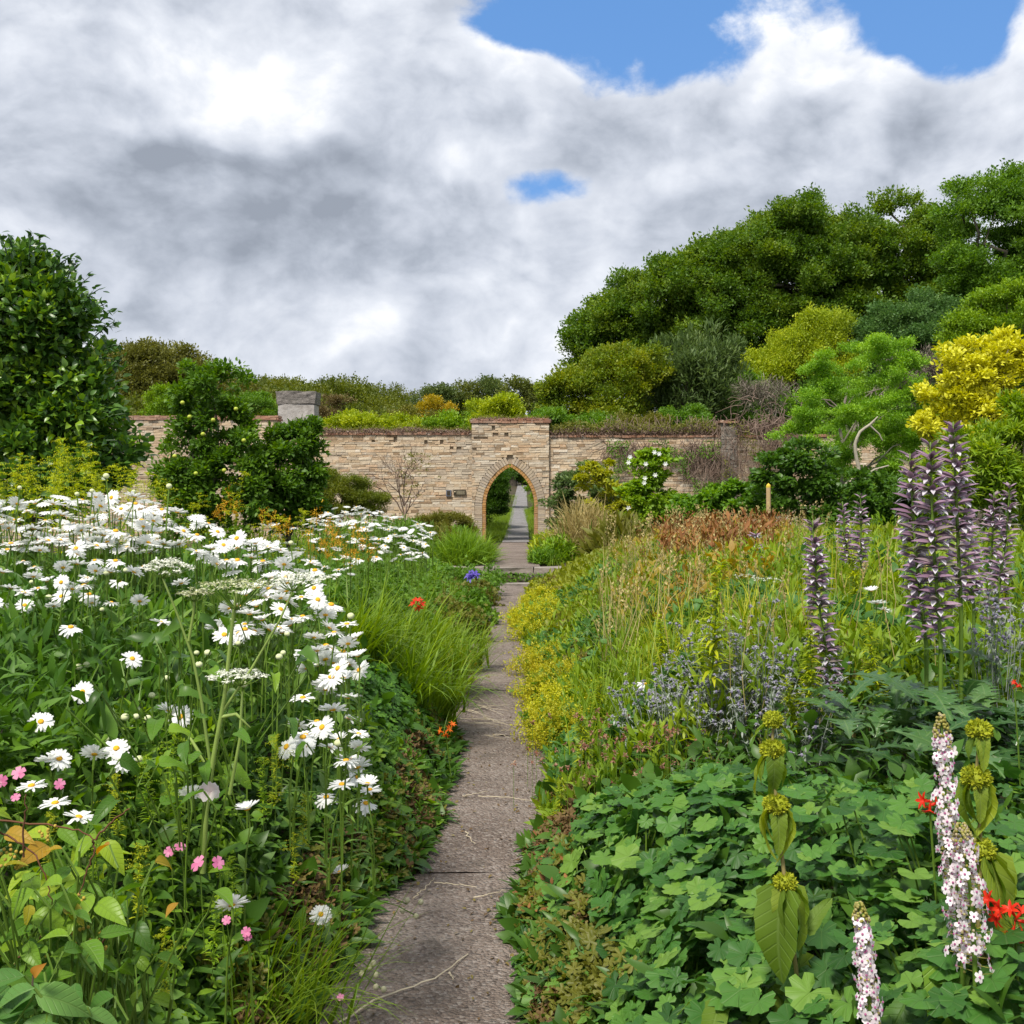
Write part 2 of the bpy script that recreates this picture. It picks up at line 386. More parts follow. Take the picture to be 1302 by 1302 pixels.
# ------------------------------------------------------------------ ground
TERR = .24
def ground(x, y):
    x = np.asarray(x, float); y = np.asarray(y, float)
    base = np.where(y < 19.08, 0.0, TERR) + np.maximum(y - 30, 0) * .0232 * (y < 400)
    base = np.minimum(base, 1.5)
    left = 5.6 * sstep(29, 72, y) * sstep(1.5, 11, -x)
    right = 6.2 * sstep(29, 52, y) * sstep(2.5, 13, x)
    bank = .16 * sstep(.5, 1.6, np.abs(x)) * (y < 19.08)
    return base + left + right + bank
xs = np.unique(np.concatenate([np.linspace(-2, 2, 41), np.linspace(-14, 14, 57), np.linspace(-60, 60, 41), [-400, -250, -150, -100, 100, 150, 250, 400]]))
ys = np.unique(np.concatenate([[-300, -100, -30, -8], np.linspace(-2, 19.07, 30), [19.09], np.linspace(19.5, 34, 24), np.linspace(36, 100, 33), [120, 160, 220, 320, 460]]))
gx, gy = np.meshgrid(xs, ys); gz = ground(gx, gy)
near = np.abs(gx) < .9
gz = gz - .03 * near + rng.normal(0, .012, gz.shape) * (~near) * (np.abs(gy) < 100)
nx = len(xs); idx = np.arange(len(xs) * len(ys)).reshape(len(ys), nx)
a = idx[:-1, :-1].ravel(); b = idx[:-1, 1:].ravel(); c = idx[1:, 1:].ravel(); d = idx[1:, :-1].ravel()
g = MB(); g.add(np.stack([gx.ravel(), gy.ravel(), gz.ravel()], 1), np.vstack([np.stack([a, b, c], 1), np.stack([a, c, d], 1)]), .5)
M_soil = plainmat('soil', [(.035, .026, .018), (.07, .055, .035), (.055, .075, .025)], bump=.03, bscale=9, nscale=2.5, mixn=1, rough=.95)
struct(g.build('ground', M_soil, smooth=True))

# path of worn concrete slabs
def pathmat(name, c0, c1, c2):
    m, t = newmat(name); ge = t.n('ShaderNodeNewGeometry'); pos = ge.outputs['Position']
    big = t.noise(pos, 1.6, 4, .6); fine = t.noise(pos, 38, 6, .7); vo = t.n('ShaderNodeTexVoronoi'); t.lk(pos, vo.inputs['Vector']); vo.inputs['Scale'].default_value = 75
    base = t.ramp(t.math('ADD', t.math('MULTIPLY', big, .5), t.math('MULTIPLY', fine, .5)), [(.32, c0), (.5, c1), (.68, c2)])
    vs = t.n('ShaderNodeSeparateColor'); t.lk(vo.outputs['Color'], vs.inputs[0])
    c = t.mix(t.rng(vs.outputs[0], .62, .95, 0, .55), base, (.42, .38, .35)); c = t.mix(t.rng(vs.outputs[1], .75, 1, 0, .6), c, (.07, .055, .05))
    stain = t.noise(pos, 4.5, 5, .7); c = t.mix(t.rng(stain, .55, .70, 0, .5), c, (.085, .075, .06))
    p = t.n('ShaderNodeBsdfPrincipled'); t.lk(c, p.inputs['Base Color']); p.inputs['Roughness'].default_value = .9; p.inputs['Specular IOR Level'].default_value = .2
    bp = t.n('ShaderNodeBump'); bp.inputs['Distance'].default_value = .035; bp.inputs['Strength'].default_value = 1
    t.lk(t.math('ADD', t.math('MULTIPLY', t.noise(pos, 26, 6, .7), .8), t.math('MULTIPLY', vo.outputs['Distance'], -.5)), bp.inputs['Height']); t.lk(bp.outputs[0], p.inputs['Normal'])
    o = t.n('ShaderNodeOutputMaterial'); t.lk(p.outputs[0], o.inputs[0]); return m
M_path = pathmat('worn_concrete', (.145, .11, .09), (.235, .188, .16), (.34, .285, .25))
M_path2 = pathmat('grey_paving', (.17, .165, .17), (.27, .265, .275), (.36, .355, .37))
g = MB()
joints = [-1.2, .4, 2.0, 3.4, 4.9, 6.4, 7.55, 9.2, 10.4, 12.0, 13.6, 15.4, 17.2, 18.38]
for k, (y0, y1) in enumerate(zip(joints[:-1], joints[1:])):
    n = 9; gxs = np.linspace(-.62, .50, 9); gys = np.linspace(y0 + .0015, y1 - .0015, 10) + 0
    X, Y = np.meshgrid(gxs, gys); tilt = rng.normal(0, .0012); Z = .012 + rng.normal(0, .004, X.shape) + tilt * (X) + rng.normal(0, .0008)
    Z[0] -= .004; Z[-1] -= .004
    ii = np.arange(X.size).reshape(X.shape); a, b, c, d = ii[:-1, :-1].ravel(), ii[:-1, 1:].ravel(), ii[1:, 1:].ravel(), ii[1:, :-1].ravel()
    g.add(np.stack([X.ravel(), Y.ravel(), Z.ravel()], 1), np.vstack([np.stack([a, b, c], 1), np.stack([a, c, d], 1)]), rng.random())
struct(g.build('path', M_path, smooth=True))
g = MB()
for k, (y0, y1) in enumerate([(19.35, 21.2), (21.2, 23.1), (23.1, 25.2), (25.2, 27.0)]):
    u0 = (y0 - 19.3) / 7.7; u1 = (y1 - 19.3) / 7.7
    l0, l1 = -.66 + .42 * u0 ** .7, -.66 + .42 * u1 ** .7; r0, r1 = .50 - .14 * u0, .50 - .14 * u1
    z = TERR + .008 + k * .001
    g.add([(l0, y0 + .01, z), (r0, y0 + .01, z), (r1, y1 - .01, z), (l1, y1 - .01, z)], [(0, 1, 2), (0, 2, 3)])
struct(g.build('terrace_path', M_path))
g = MB()
yy = np.concatenate([np.linspace(27.0, 30, 4), np.linspace(33, 84, 18)])
for y0, y1 in zip(yy[:-1], yy[1:]):
    f0 = lambda y: (-.235 + .004 * (y - 27) + (.20 * sstep(30, 48, y)), .50 + .10 * sstep(30, 60, y))
    (xa, wa), (xb, wb) = (-.24 + .012 * (y0 - 27), .66), (-.24 + .012 * (y1 - 27), .66)
    za, zb = float(ground(0, y0)) + .02, float(ground(0, y1)) + .02
    g.add([(xa, y0, za), (xa + wa, y0, za), (xb + wb, y1, zb), (xb, y1, zb)], [(0, 1, 2), (0, 2, 3)])
struct(g.build('far_path', M_path2))
# grass verges beyond the gateway and on the terrace
# low stone steps up to the terrace
M_step = plainmat('step_stone', [(.10, .085, .07), (.22, .19, .165), (.34, .31, .28)], bump=.015, bscale=18, nscale=6, rough=.9)
g = MB()
g.box(-1.10, -.30, 19.04, 19.40, TERR - .075, TERR + .012, .7, .008); g.box(-.29, .36, 19.05, 19.38, TERR - .08, TERR + .008, .55, .008); g.box(.37, 1.0, 19.04, 19.40, TERR - .075, TERR + .010, .8, .008)
g.box(-.95, -.42, 18.93, 19.3, -.05, TERR - .085, .1, .012); g.box(.12, .75, 18.98, 19.3, -.05, TERR - .085, .2, .012)
g.box(-.36, .50, 18.42, 18.62, -.05, .035, .9, .008)
struct(g.build('steps', M_step))

# ------------------------------------------------------------------ garden wall with pointed gateway
WY = 27.1; SC = WY / F
def wx(px): return (px - CX) * SC
def wz(py): return EYE - (py - HY) * SC
XC, HALF, ZS = wx(648.5), 31.5 * SC, wz(643)
APEX = wz(593) - ZS
CC = (APEX ** 2 - HALF ** 2) / (2 * HALF); RR = HALF + CC; AMAX = math.atan2(APEX, CC)
JL = ZS - TERR
def arch(side, s, off):
    """point along one half of the gateway: s runs 0..1 up the jamb, 1..2 round the arc; off is outward"""
    if s <= 1: x, z, nx_, nz_ = HALF, TERR - .06 + (JL + .06) * s, 1, 0
    else:
        a = AMAX * (s - 1); x, z = RR * math.cos(a) - CC, ZS + RR * math.sin(a); nx_, nz_ = math.cos(a), math.sin(a)
    x += nx_ * off; z += nz_ * off
    if x < 0: z -= -x * .6; x = 0.0
    return XC + side * x, z
def archw(z, off):
    if z < ZS: return HALF + off
    r = RR + off; q = r * r - (z - ZS) ** 2
    return math.sqrt(q) - CC if q > CC * CC else -1
def stonemat(name, cols, bump=.012):
    m, t = newmat(name); at = t.n('ShaderNodeAttribute', attribute_name='rnd'); ge = t.n('ShaderNodeNewGeometry'); pos = ge.outputs['Position']
    c = t.ramp(at.outputs['Fac'], [(i / (len(cols) - 1), x) for i, x in enumerate(cols)], 'LINEAR')
    f = t.noise(pos, 22, 5, .7); c = t.mix(t.rng(f, .35, .7, 0, .35), c, (.16, .115, .075))
    big = t.noise(pos, .9, 5, .65); c = t.mix(t.rng(big, .5, .72, 0, .4), c, (.34, .315, .28)); c = t.mix(t.rng(big, .44, .28, 0, .35), c, (.42, .27, .14))
    mp = t.n('ShaderNodeMapping'); t.lk(pos, mp.inputs[0]); mp.inputs['Scale'].default_value = (1.0, 1, .28)
    st = t.noise(mp.outputs[0], 3.2, 6, .7); c = t.mix(t.rng(st, .56, .72, 0, .38), c, (.15, .125, .095))
    li = t.noise(pos, 9, 4, .6); c = t.mix(t.rng(li, .60, .68, 0, .45), c, (.62, .60, .54))
    p = t.n('ShaderNodeBsdfPrincipled'); t.lk(c, p.inputs['Base Color']); p.inputs['Roughness'].default_value = .92; p.inputs['Specular IOR Level'].default_value = .15
    bp = t.n('ShaderNodeBump'); bp.inputs['Distance'].default_value = bump; t.lk(t.noise(pos, 30, 5, .7), bp.inputs['Height']); t.lk(bp.outputs[0], p.inputs['Normal'])
    o = t.n('ShaderNodeOutputMaterial'); t.lk(p.outputs[0], o.inputs[0]); return m
M_buff = stonemat('buff_stone', [(.30, .21, .13), (.50, .38, .25), (.60, .47, .32), (.56, .40, .26), (.64, .54, .40), (.46, .38, .29), (.66, .56, .42), (.54, .37, .23), (.70, .62, .50)])
M_mort = stonemat('lime_mortar', [(.30, .24, .17), (.40, .33, .25)])
M_ring = stonemat('arch_stone', [(.34, .27, .20), (.52, .42, .31), (.42, .36, .29), (.56, .46, .33)])
M_ochre = stonemat('ochre_brick', [(.40, .20, .06), (.52, .28, .09), (.46, .25, .10)])
M_cope = stonemat('red_brick', [(.20, .10, .07), (.34, .17, .11), (.42, .26, .18), (.28, .15, .10)])
M_flint = stonemat('weathered_stone', [(.11, .10, .09), (.28, .26, .23), (.20, .175, .15), (.42, .37, .31)])
ZB = TERR - .12
wall = thing('garden_wall', 'long buff stone garden wall with a pointed arched gateway at its centre', 'wall', (XC, WY, TERR))
def wbuild(mb, name, mat, parent=wall):
    o = mb.build(name, mat, parent); o.matrix_parent_inverse = parent_inv(parent); return o
def parent_inv(p):
    from mathutils import Matrix
    return Matrix.Translation(-p.location)
HOLES = [(wx(px) - .01, wx(px + w_) + .01, wz(py + h_) - .02, wz(py) + .02) for px, py, w_, h_ in ((581, 568, 5, 3.5), (600.5, 569, 5, 4), (626, 543, 3, 4), (627, 550, 6, 4), (642, 551, 4, 3), (473, 559, 3, 3), (540, 560, 3, 3), (560, 560, 3, 4), (501, 557, 3, 3), (573, 570, 3, 2))]
def stones(mb, x0, x1, z0, z1, yf, clip=0.0, ch=.062, gap=.005, miss=.002, xlen=(.13, .36)):
    z = z0
    while z < z1 - .02:
        h = min(ch * rng.uniform(.75, 1.25), z1 - z); x = x0 - rng.uniform(0, .25)
        zc = z + h / 2
        while x < x1:
            L = rng.uniform(*xlen); a, b = max(x, x0), min(x + L, x1); x += L
            if b - a < .02: continue
            segs = [(a, b)]
            if clip:
                w_ = archw(zc, clip)
                if w_ > 0: segs = [s_ for s_ in ((a, min(b, XC - w_)), (max(a, XC + w_), b)) if s_[1] - s_[0] > .015]
            for (h0, h1, h2, h3) in HOLES:
                if h2 < zc < h3: segs = [s_ for sg in segs for s_ in (((sg[0], min(sg[1], h0)), (max(sg[0], h1), sg[1])) if sg[1] > h0 and sg[0] < h1 else (sg,)) if s_[1] - s_[0] > .015]
            for (p, q) in segs:
                if rng.random() < miss: continue
                pr = rng.normal(0, .0045); zj = rng.normal(0, .002)
                wob = lambda: rng.normal(0, .003)
                c8 = [(p + gap / 2 + wob(), yf + pr + wob(), z + gap / 2 + wob() + zj), (q - gap / 2 + wob(), yf + pr + wob(), z + gap / 2 + wob()),
                      (q - gap / 2 + wob(), yf + pr + wob(), z + h - gap / 2 + wob()), (p + gap / 2 + wob(), yf + pr + wob(), z + h - gap / 2 + wob() + zj),
                      (p + gap / 2, yf + .06, z + gap / 2), (q - gap / 2, yf + .06, z + gap / 2), (q - gap / 2, yf + .06, z + h - gap / 2), (p + gap / 2, yf + .06, z + h - gap / 2)]
                mb.hexa(c8, float(np.clip(rng.normal(.5, .28), 0, 1)))
        z += h
ZL, ZR, ZG, ZH = wz(553), wz(556), wz(538), wz(534)
XG0, XG1, XH = wx(600), wx(698), wx(352)
# mortar core
g = MB()
CI = .055
g.box(-15, XH, WY + CI, WY + .5, ZB, ZH - .002, .5); g.box(XH + .001, XG0, WY + CI, WY + .5, ZB, ZL - .002, .4)
g.box(XG1, wx(916), WY + CI, WY + .5, ZB, ZR - .002, .4); g.box(wx(936), 16, WY + CI, WY + .5, ZB, ZR - .002, .4); g.box(wx(916) + .001, wx(936) - .001, WY - .1 + CI, WY + .55, ZB, wz(537), .4)
wbuild(g, 'wall_core', M_mort)
g = MB()
for side in (-1, 1):     # gate pier core with the arched void
    ss = np.concatenate([[0, .5], np.linspace(1, 2, 14)])
    pts = [arch(side, s, .06) for s in ss]; xe = XG0 if side < 0 else XG1; yf, yb = WY - .10 + CI, WY + .5
    for (xa, za), (xb, zb) in zip(pts[:-1], pts[1:]):
        V = [(xa, yf, za), (xe, yf, za), (xe, yf, zb), (xb, yf, zb), (xa, yb, za), (xe, yb, za), (xe, yb, zb), (xb, yb, zb)]
        g.hexa(V, .5)
    g.box(min(XC, xe), max(XC, xe), yf, yb, pts[-1][1], ZG - .002, .5)
wbuild(g, 'gate_core', M_mort)
g = MB(); stones(g, -15, XH, ZB, ZH, WY); stones(g, XH, XG0, ZB, ZL, WY); stones(g, XG1, wx(916), ZB, ZR, WY); stones(g, wx(936), 16, ZB, ZR, WY)
wbuild(g, 'stonework', M_buff)
g = MB(); stones(g, XG0, XG1, ZB, ZG, WY - .10, clip=.255, ch=.058, miss=.003)
for xe in (XG0, XG1 - .04):   # quoins turn the corner
    z = ZB
    while z < ZG - .05: h = rng.uniform(.05, .08); g.box(xe, xe + .04, WY - .039, WY + .02, z, z + h - .008, rng.random(), .003); z += h
wbuild(g, 'gate_pier', M_buff)
g = MB(); stones(g, wx(916), wx(936), ZB, wz(538), WY - .1, xlen=(.15, .3)); wbuild(g, 'buttress', M_flint)
g = MB()
for side in (-1, 1):
    svals = list(np.linspace(0, 1, 20)) + list(np.linspace(1, 2, 21)[1:])
    for s0, s1 in zip(svals[:-1], svals[1:]):
        e = .0035; pr = rng.normal(0, .004); o0, o1 = .075, .25
        q = [arch(side, s0 + e, o0), arch(side, s0 + e, o1), arch(side, s1 - e, o1), arch(side, s1 - e, o0)]
        if side < 0: q = [q[1], q[0], q[3], q[2]]
        V = [(x, WY - .104 + pr, z) for x, z in q] + [(x, WY - .03, z) for x, z in q]
        g.hexa(V, rng.random())
wbuild(g, 'arch_ring', M_ring)
g = MB()
for side in (-1, 1):
    svals = list(np.linspace(0, 1, 22)) + list(np.linspace(1, 2, 18)[1:])
    for s0, s1 in zip(svals[:-1], svals[1:]):
        e = .004; pr = rng.normal(0, .004)
        q = [arch(side, s0 + e, -.012), arch(side, s0 + e, .07), arch(side, s1 - e, .07), arch(side, s1 - e, -.012)]
        if side < 0: q = [q[1], q[0], q[3], q[2]]
        for ya, yb in ((WY - .09, WY + .10), (WY + .105, WY + .30), (WY + .305, WY + .50)):
            g.hexa([(x, ya + pr, z) for x, z in q] + [(x, yb, z) for x, z in q], rng.random())
wbuild(g, 'arch_lining', M_ochre)
g = MB()
def coping(x0, x1, z, y0, y1, h=.055, over=0.03):
    x = x0
    while x < x1:
        L = rng.uniform(.1, .24); g.box(x + .003, min(x + L, x1) - .003, y0 - over + rng.normal(0, .006), y1 + over, z + rng.normal(0, .004), z + h + rng.normal(0, .008), rng.random(), .003); x += L
coping(-15, XH + .04, ZH, WY, WY + .5); coping(-15, XH + .03, ZH + .06, WY + .03, WY + .47, .05); coping(XH + .05, XG0, ZL, WY, WY + .5); coping(XG1, wx(916), ZR, WY, WY + .5)
coping(XG0 - .04, XG1 + .04, ZG, WY - .1, WY + .5); coping(XG0, XG1, ZG + .06, WY - .06, WY + .45, .05, 0); coping(wx(914), wx(938), ZG - .0, WY - .12, WY + .55); coping(wx(938), 16, ZR, WY, WY + .5)
wbuild(g, 'coping', M_cope)
# small plaques beside the gateway
M_plq = plainmat('grey_plaque', [(.10, .12, .17), (.16, .18, .23)], rough=.5); M_brz = plainmat('dark_bronze', [(.035, .03, .022), (.07, .06, .04)], rough=.4)
M_let = plainmat('raised_letters', [(.35, .30, .20), (.45, .40, .28)])
g = MB(); t_ = thing('wall_plaque', 'small square grey plaque fixed to the wall left of the dark sign', 'plaque', (wx(570.5), WY, wz(627)))
g.box(-.06, .06, -.045, .0, -.075, .075, .4, .001); g.build('plate', M_plq, t_); g = MB(); g.box(-.04, .04, -.05, -.046, -.055, .055, .2); g.build('inset', M_brz, t_)
t_ = thing('wall_sign', 'small dark bronze oblong sign on the wall close to the gateway', 'sign', (wx(584.5), WY, wz(626)))
g = MB(); g.box(-.15, .15, -.045, 0, -.062, .062, .4, .001); g.build('plate', M_brz, t_)
g = MB(); g.ball((-.115, -.046, .012), .022, .9, squash=1); g.build('emblem', M_let, t_)
g = MB()
for k, z in enumerate((.032, .008, -.016, -.04)):
    x = -.075
    while x < .125: L = rng.uniform(.012, .035); g.box(x, min(x + L, .13), -.049, -.046, z - .006, z + .006, .5); x += L + .008
g.build('lettering', M_let, t_)

# stone pillar standing behind the wall
Y = 29.4; c0 = P(380, 560, Y)
t_ = thing('stone_pillar', 'pale grey weathered stone pillar with a flared top behind the wall', 'pillar', (c0[0], Y, float(ground(c0[0], Y))))
zt = P(0, 499, Y)[2] - t_.location.z; zm = P(0, 515, Y)[2] - t_.location.z
M_pil = plainmat('pale_render', [(.24, .22, .20), (.36, .34, .32), (.46, .44, .42)], bump=.02, bscale=12, nscale=5, mixn=.9)
M_pilt = plainmat('lichen_stone', [(.11, .10, .09), (.20, .185, .17), (.30, .27, .25)], bump=.03, bscale=14, nscale=9, mixn=.9)
def frust(g, w0, w1, z0, z1, r, n=6):
    ii = [];
    for k in range(n + 1):
        u = k / n; w_ = w0 + (w1 - w0) * u; z = z0 + (z1 - z0) * u
        for i in range(16):
            s_ = i // 4; f = (i % 4) / 4; p = [(-1, -1), (1, -1), (1, 1), (-1, 1)][s_]; q = [(1, -1), (1, 1), (-1, 1), (-1, -1)][s_]
            ii.append(((p[0] + (q[0] - p[0]) * f) * w_ + rng.normal(0, .007), (p[1] + (q[1] - p[1]) * f) * w_ * .8 + rng.normal(0, .007), z + rng.normal(0, .010)))
    tr = []
    for k in range(n):
        for i in range(16):
            a, b = k * 16 + i, k * 16 + (i + 1) % 16; tr += [(a, b, b + 16), (a, b + 16, a + 16)]
    m = len(ii); ii.append((0, 0, z1 + .02)); tr += [(n * 16 + i, n * 16 + (i + 1) % 16, m) for i in range(16)]
    g.add(ii, tr, r)
g = MB(); frust(g, .44, .475, 0, zm, .6, 10); g.build('shaft', M_pil, t_)
g = MB(); frust(g, .495, .53, zm + .004, zt, .4, 4); g.build('cap', M_pilt, t_)
# ------------------------------------------------------------------ trees and shrubs
def sph(n):
    return norm(rng.normal(0, 1, (n, 3)))
def crown_points(lobes, n, inner=.25, rough=.14, frontbias=True, bs=.17):
    """boughs on the shell of each lobe, leaf clumps on the upper side of each bough"""
    L0 = np.array(lobes); w_ = (L0[:, 3] * L0[:, 5]); nb = max(20, n // 3)
    k = rng.choice(len(lobes), nb * 4, p=w_ / w_.sum()); L = L0[k]; d = sph(nb * 4)
    ph = rng.uniform(0, 6, 3)
    rr = np.where(rng.random(nb * 4) < inner, rng.uniform(.3, .65, nb * 4), rng.uniform(.74, 1.0, nb * 4))
    rr = rr * (1 + rough * (np.sin(d[:, 0] * 5 + ph[0]) * np.sin(d[:, 2] * 6 + ph[1]) + .5 * np.sin(d[:, 1] * 9 + ph[2])) + rng.normal(0, rough * .4, nb * 4))
    p = L[:, :3] + d * rr[:, None] * L[:, 3:6]
    keep = np.ones(len(p), bool)
    for l in lobes:
        q = (((p - np.array(l[:3])) / np.array(l[3:6])) ** 2).sum(1)
        keep &= (q > .30) | (rng.random(len(p)) < inner)
    if frontbias: keep &= (d[:, 1] < .35) | (rng.random(len(p)) < .4)
    keep &= (d[:, 2] > -.75) | (rng.random(len(p)) < .3)
    i = np.where(keep)[0][:nb]
    bc, bd, br = p[i], d[i], (L[i, 3:6].min(1) * bs * rng.uniform(.5, 1.5, len(i)))
    kk = rng.integers(0, len(i), n); dd = sph(n); dd[:, 2] = np.where(dd[:, 2] < -.2, -dd[:, 2], dd[:, 2])
    dd = norm(dd + bd[kk] * .5)
    C = bc[kk] + dd * (br[kk] * rng.uniform(.3, 1.3, n))[:, None] * np.array([1.15, 1.15, .8])
    return C, norm(dd + bd[kk] * .6)
def foliage(mb, C, Dv, per, cr, ls, Ts, flat=.6, up=.9, jit=.6, grow=(0, 0, .3), rclump=.35):
    n = len(C); cen = np.repeat(C, per, 0); dd = np.repeat(Dv, per, 0); m = len(cen)
    off = sph(m) * (rng.random((m, 1)) ** .45) * 1.25 * cr * np.array([1, 1, flat]) * rng.uniform(.6, 1.3, n).repeat(per)[:, None]
    g = norm(norm(off) * .8 + dd * .5 + rng.normal(0, .4, (m, 3)) + np.array(grow))
    nn = norm(rng.normal(0, jit, (m, 3)) + np.array([0, 0, up]) + dd * .35)
    r = np.clip(rng.random(n).repeat(per) * rclump * 1.6 + rng.random(m) * (1 - rclump), 0, 1)
    mb.multi(Ts, cen + off, g, nn, ls * rng.uniform(.65, 1.3, m), r)
def limbs(mb, base, top, C, k, r0, sway=.25, sides=5, r1f=.18):
    """trunk from base to top, then k limbs reaching clump centres"""
    base, top = np.array(base, float), np.array(top, float); L = np.linalg.norm(top - base)
    pts = [base + (top - base) * u + rng.normal(0, sway * .12 * L, 3) * (0 < u < 1) * np.array([1, 1, .2]) for u in np.linspace(0, 1, 6)]
    mb.tube(pts, np.linspace(r0, r0 * .6, 6) * np.array([1.35, 1, 1, 1, 1, 1]), sides + 2, rng.random())
    if k <= 0 or len(C) == 0: return
    for i in rng.choice(len(C), min(k, len(C)), replace=False):
        u = rng.uniform(.45, 1); s_ = pts[int(u * 5)]; e_ = C[i]; Lr = np.linalg.norm(e_ - s_)
        q = [s_ + (e_ - s_) * v + rng.normal(0, .06 * Lr, 3) * (0 < v < 1) + np.array([0, 0, .10 * Lr * math.sin(math.pi * v)]) for v in np.linspace(0, 1, 6)]
        mb.tube(q, np.linspace(r0 * .5, r0 * .5 * r1f, 6), sides, rng.random())
def pxl(px, py, Y, rx, ry, dy=None):
    c = P(px, py, Y); s_ = Y / F
    return [c[0], c[1], c[2], rx * s_, (dy if dy else rx * .8) * (s_ if dy is None else 1), ry * s_]
def tree(name, label, cat, Y, lobes, mat, n, per, cr, ls, Ts=T_spray, group=None, trunk=None, k=14, r0=None, bark=None, crown='crown', trunkname='trunk', inner=.28, rough=.17, flat=.5, jit=.6, up=.9, front=True, extra=None, sway=.25, grow=(0, 0, .3), bs=.17):
    L = [pxl(*(l[:2]), Y + (l[4] if len(l) > 4 else 0), l[2], l[3]) for l in lobes]
    A_ = np.array(L); tx = trunk if trunk is not None else None
    cx = float((A_[:, 0] * A_[:, 3]).sum() / A_[:, 3].sum()) if tx is None else float(P(tx, 0, Y)[0])
    cy = float(A_[:, 1].mean()); gz_ = float(ground(cx, cy)) - .05
    o = thing(name, label, cat, (cx, cy, gz_), group)
    org = np.array([cx, cy, gz_])
    C, D = crown_points([[l[0] - cx, l[1] - cy, l[2] - gz_] + l[3:] for l in L], n, inner, rough, front, bs)
    C = C[C[:, 2] > .1 * ls]; D = D[:len(C)]
    mb = MB(); foliage(mb, C, D, per, cr, ls, Ts, flat, up, jit, grow)
    if extra: extra(mb, C, D)
    mb.build(crown, mat, o, smooth=True)
    zt = float((A_[:, 2] * A_[:, 3]).sum() / A_[:, 3].sum()) - gz_
    tb = MB(); limbs(tb, (0, 0, 0), (rng.normal(0, .1), 0, max(zt, .3)), C, k, r0 or max(.06, zt * .03), sway=sway)
    tb.build(trunkname, bark or M_bark, o, smooth=True)
    return o

G1 = 'big trees on the right hillside'
WL = 'dark green broad-leaved tree '
tree('hillside_tree', 'wind-shaped dark tree at the low left end of the right-hand canopy', 'tree', 52, [(795, 435, 66, 66), (750, 448, 24, 24), (835, 400, 60, 50), (860, 440, 70, 50)], M_oak, 560, 38, .42, .34, r0=.3, group=G1, k=20)
tree('hillside_tree', 'dark canopy tree left of the highest domed crown on the right hill', 'tree', 50, [(890, 385, 78, 66), (935, 350, 60, 46), (862, 360, 44, 36), (930, 430, 80, 50)], M_oak, 700, 38, .42, .34, r0=.3, group=G1, k=22)
tree('hillside_tree', 'broad domed dark crown highest in the middle of the right-hand hill', 'tree', 49, [(1010, 350, 84, 76), (1060, 322, 62, 56), (975, 335, 52, 52), (1030, 420, 90, 50)], M_oak, 800, 40, .42, .32, r0=.32, group=G1, k=26)
tree('hillside_tree', 'dark domed tree between the highest dome and the tall tree at the right edge', 'tree', 50, [(1140, 345, 72, 80), (1100, 400, 66, 60), (1180, 335, 50, 56), (1180, 410, 70, 50)], M_oak, 760, 40, .42, .32, r0=.32, group=G1, k=24)
tree('hillside_tree', 'tall lighter green tree rising at the far right edge above the golden shrub', 'tree', 40, [(1265, 320, 75, 82), (1325, 300, 70, 80), (1225, 350, 40, 60), (1290, 400, 80, 60)], M_mid, 620, 42, .36, .26, r0=.28, group=G1, k=26)
# second rank
G2 = 'shrubs and small trees behind the right part of the wall'
tree('sycamore', 'yellow-green sycamore with a pale forked stem just right of the gateway top', 'tree', 33, [(768, 500, 58, 46), (725, 505, 32, 30), (800, 475, 45, 28), (715, 520, 20, 20)], leafmat('sycamore_leaf', [(.05, .11, .014), (.12, .20, .018), (.26, .30, .02)], patch=.4), 380, 34, .26, .19, r0=.10, bark=M_barkp, group=G2, k=16)
tree('willow_bush', 'soft grey-green willowy bush above the wall with fine upright twigs', 'bush', 34, [(880, 490, 62, 52), (900, 455, 35, 32), (835, 510, 35, 30)], M_grey, 400, 44, .26, .20, Ts=T_lance, r0=.08, group=G2, k=20, grow=(0, 0, 1.2), flat=1.2)
tree('lime_bush', 'bright yellow-green bush with spiky top in front of the dark canopy', 'bush', 37, [(1010, 458, 44, 34), (1045, 432, 30, 28), (970, 478, 36, 26), (1060, 470, 26, 26), (1030, 418, 12, 18)], M_lime, 420, 38, .24, .18, r0=.1, group=G2, k=14, grow=(0, 0, 1.4), flat=1.3, rough=.32)
tree('bay_tree', 'blue-green rounded tree behind the bright feathery tree on the right', 'tree', 37, [(1150, 430, 52, 42), (1195, 450, 50, 50), (1110, 470, 40, 30)], leafmat('blue_green_leaf', [(.025, .08, .025), (.06, .15, .05), (.11, .22, .08)], patch=.3), 420, 36, .28, .21, r0=.12, group=G2)
tree('maple', 'light green leafy maple under the tall tree at the right edge', 'tree', 30, [(1275, 400, 45, 30), (1240, 430, 40, 30), (1300, 430, 40, 40)], M_bright, 260, 34, .22, .18, r0=.1, group=G2)
tree('thicket_bush', 'mid green bush filling the gap behind the buttress', 'bush', 36, [(930, 520, 90, 40), (1060, 530, 80, 40)], M_mid, 360, 36, .3, .2, r0=.1, group=G2)
tree('tangled_shrub', 'grey-brown leafless shrub between the bright tree and golden shrub', 'bush', 32, [(1170, 470, 38, 20), (975, 505, 30, 14)], leafmat('greybrown_twig', [(.10, .085, .06), (.19, .16, .125), (.27, .24, .19)], trans=.1), 200, 40, .22, .18, Ts=[(T[0] * (.35, 1, 1), T[1]) for T in T_lance], r0=.06, group=G2, flat=1)
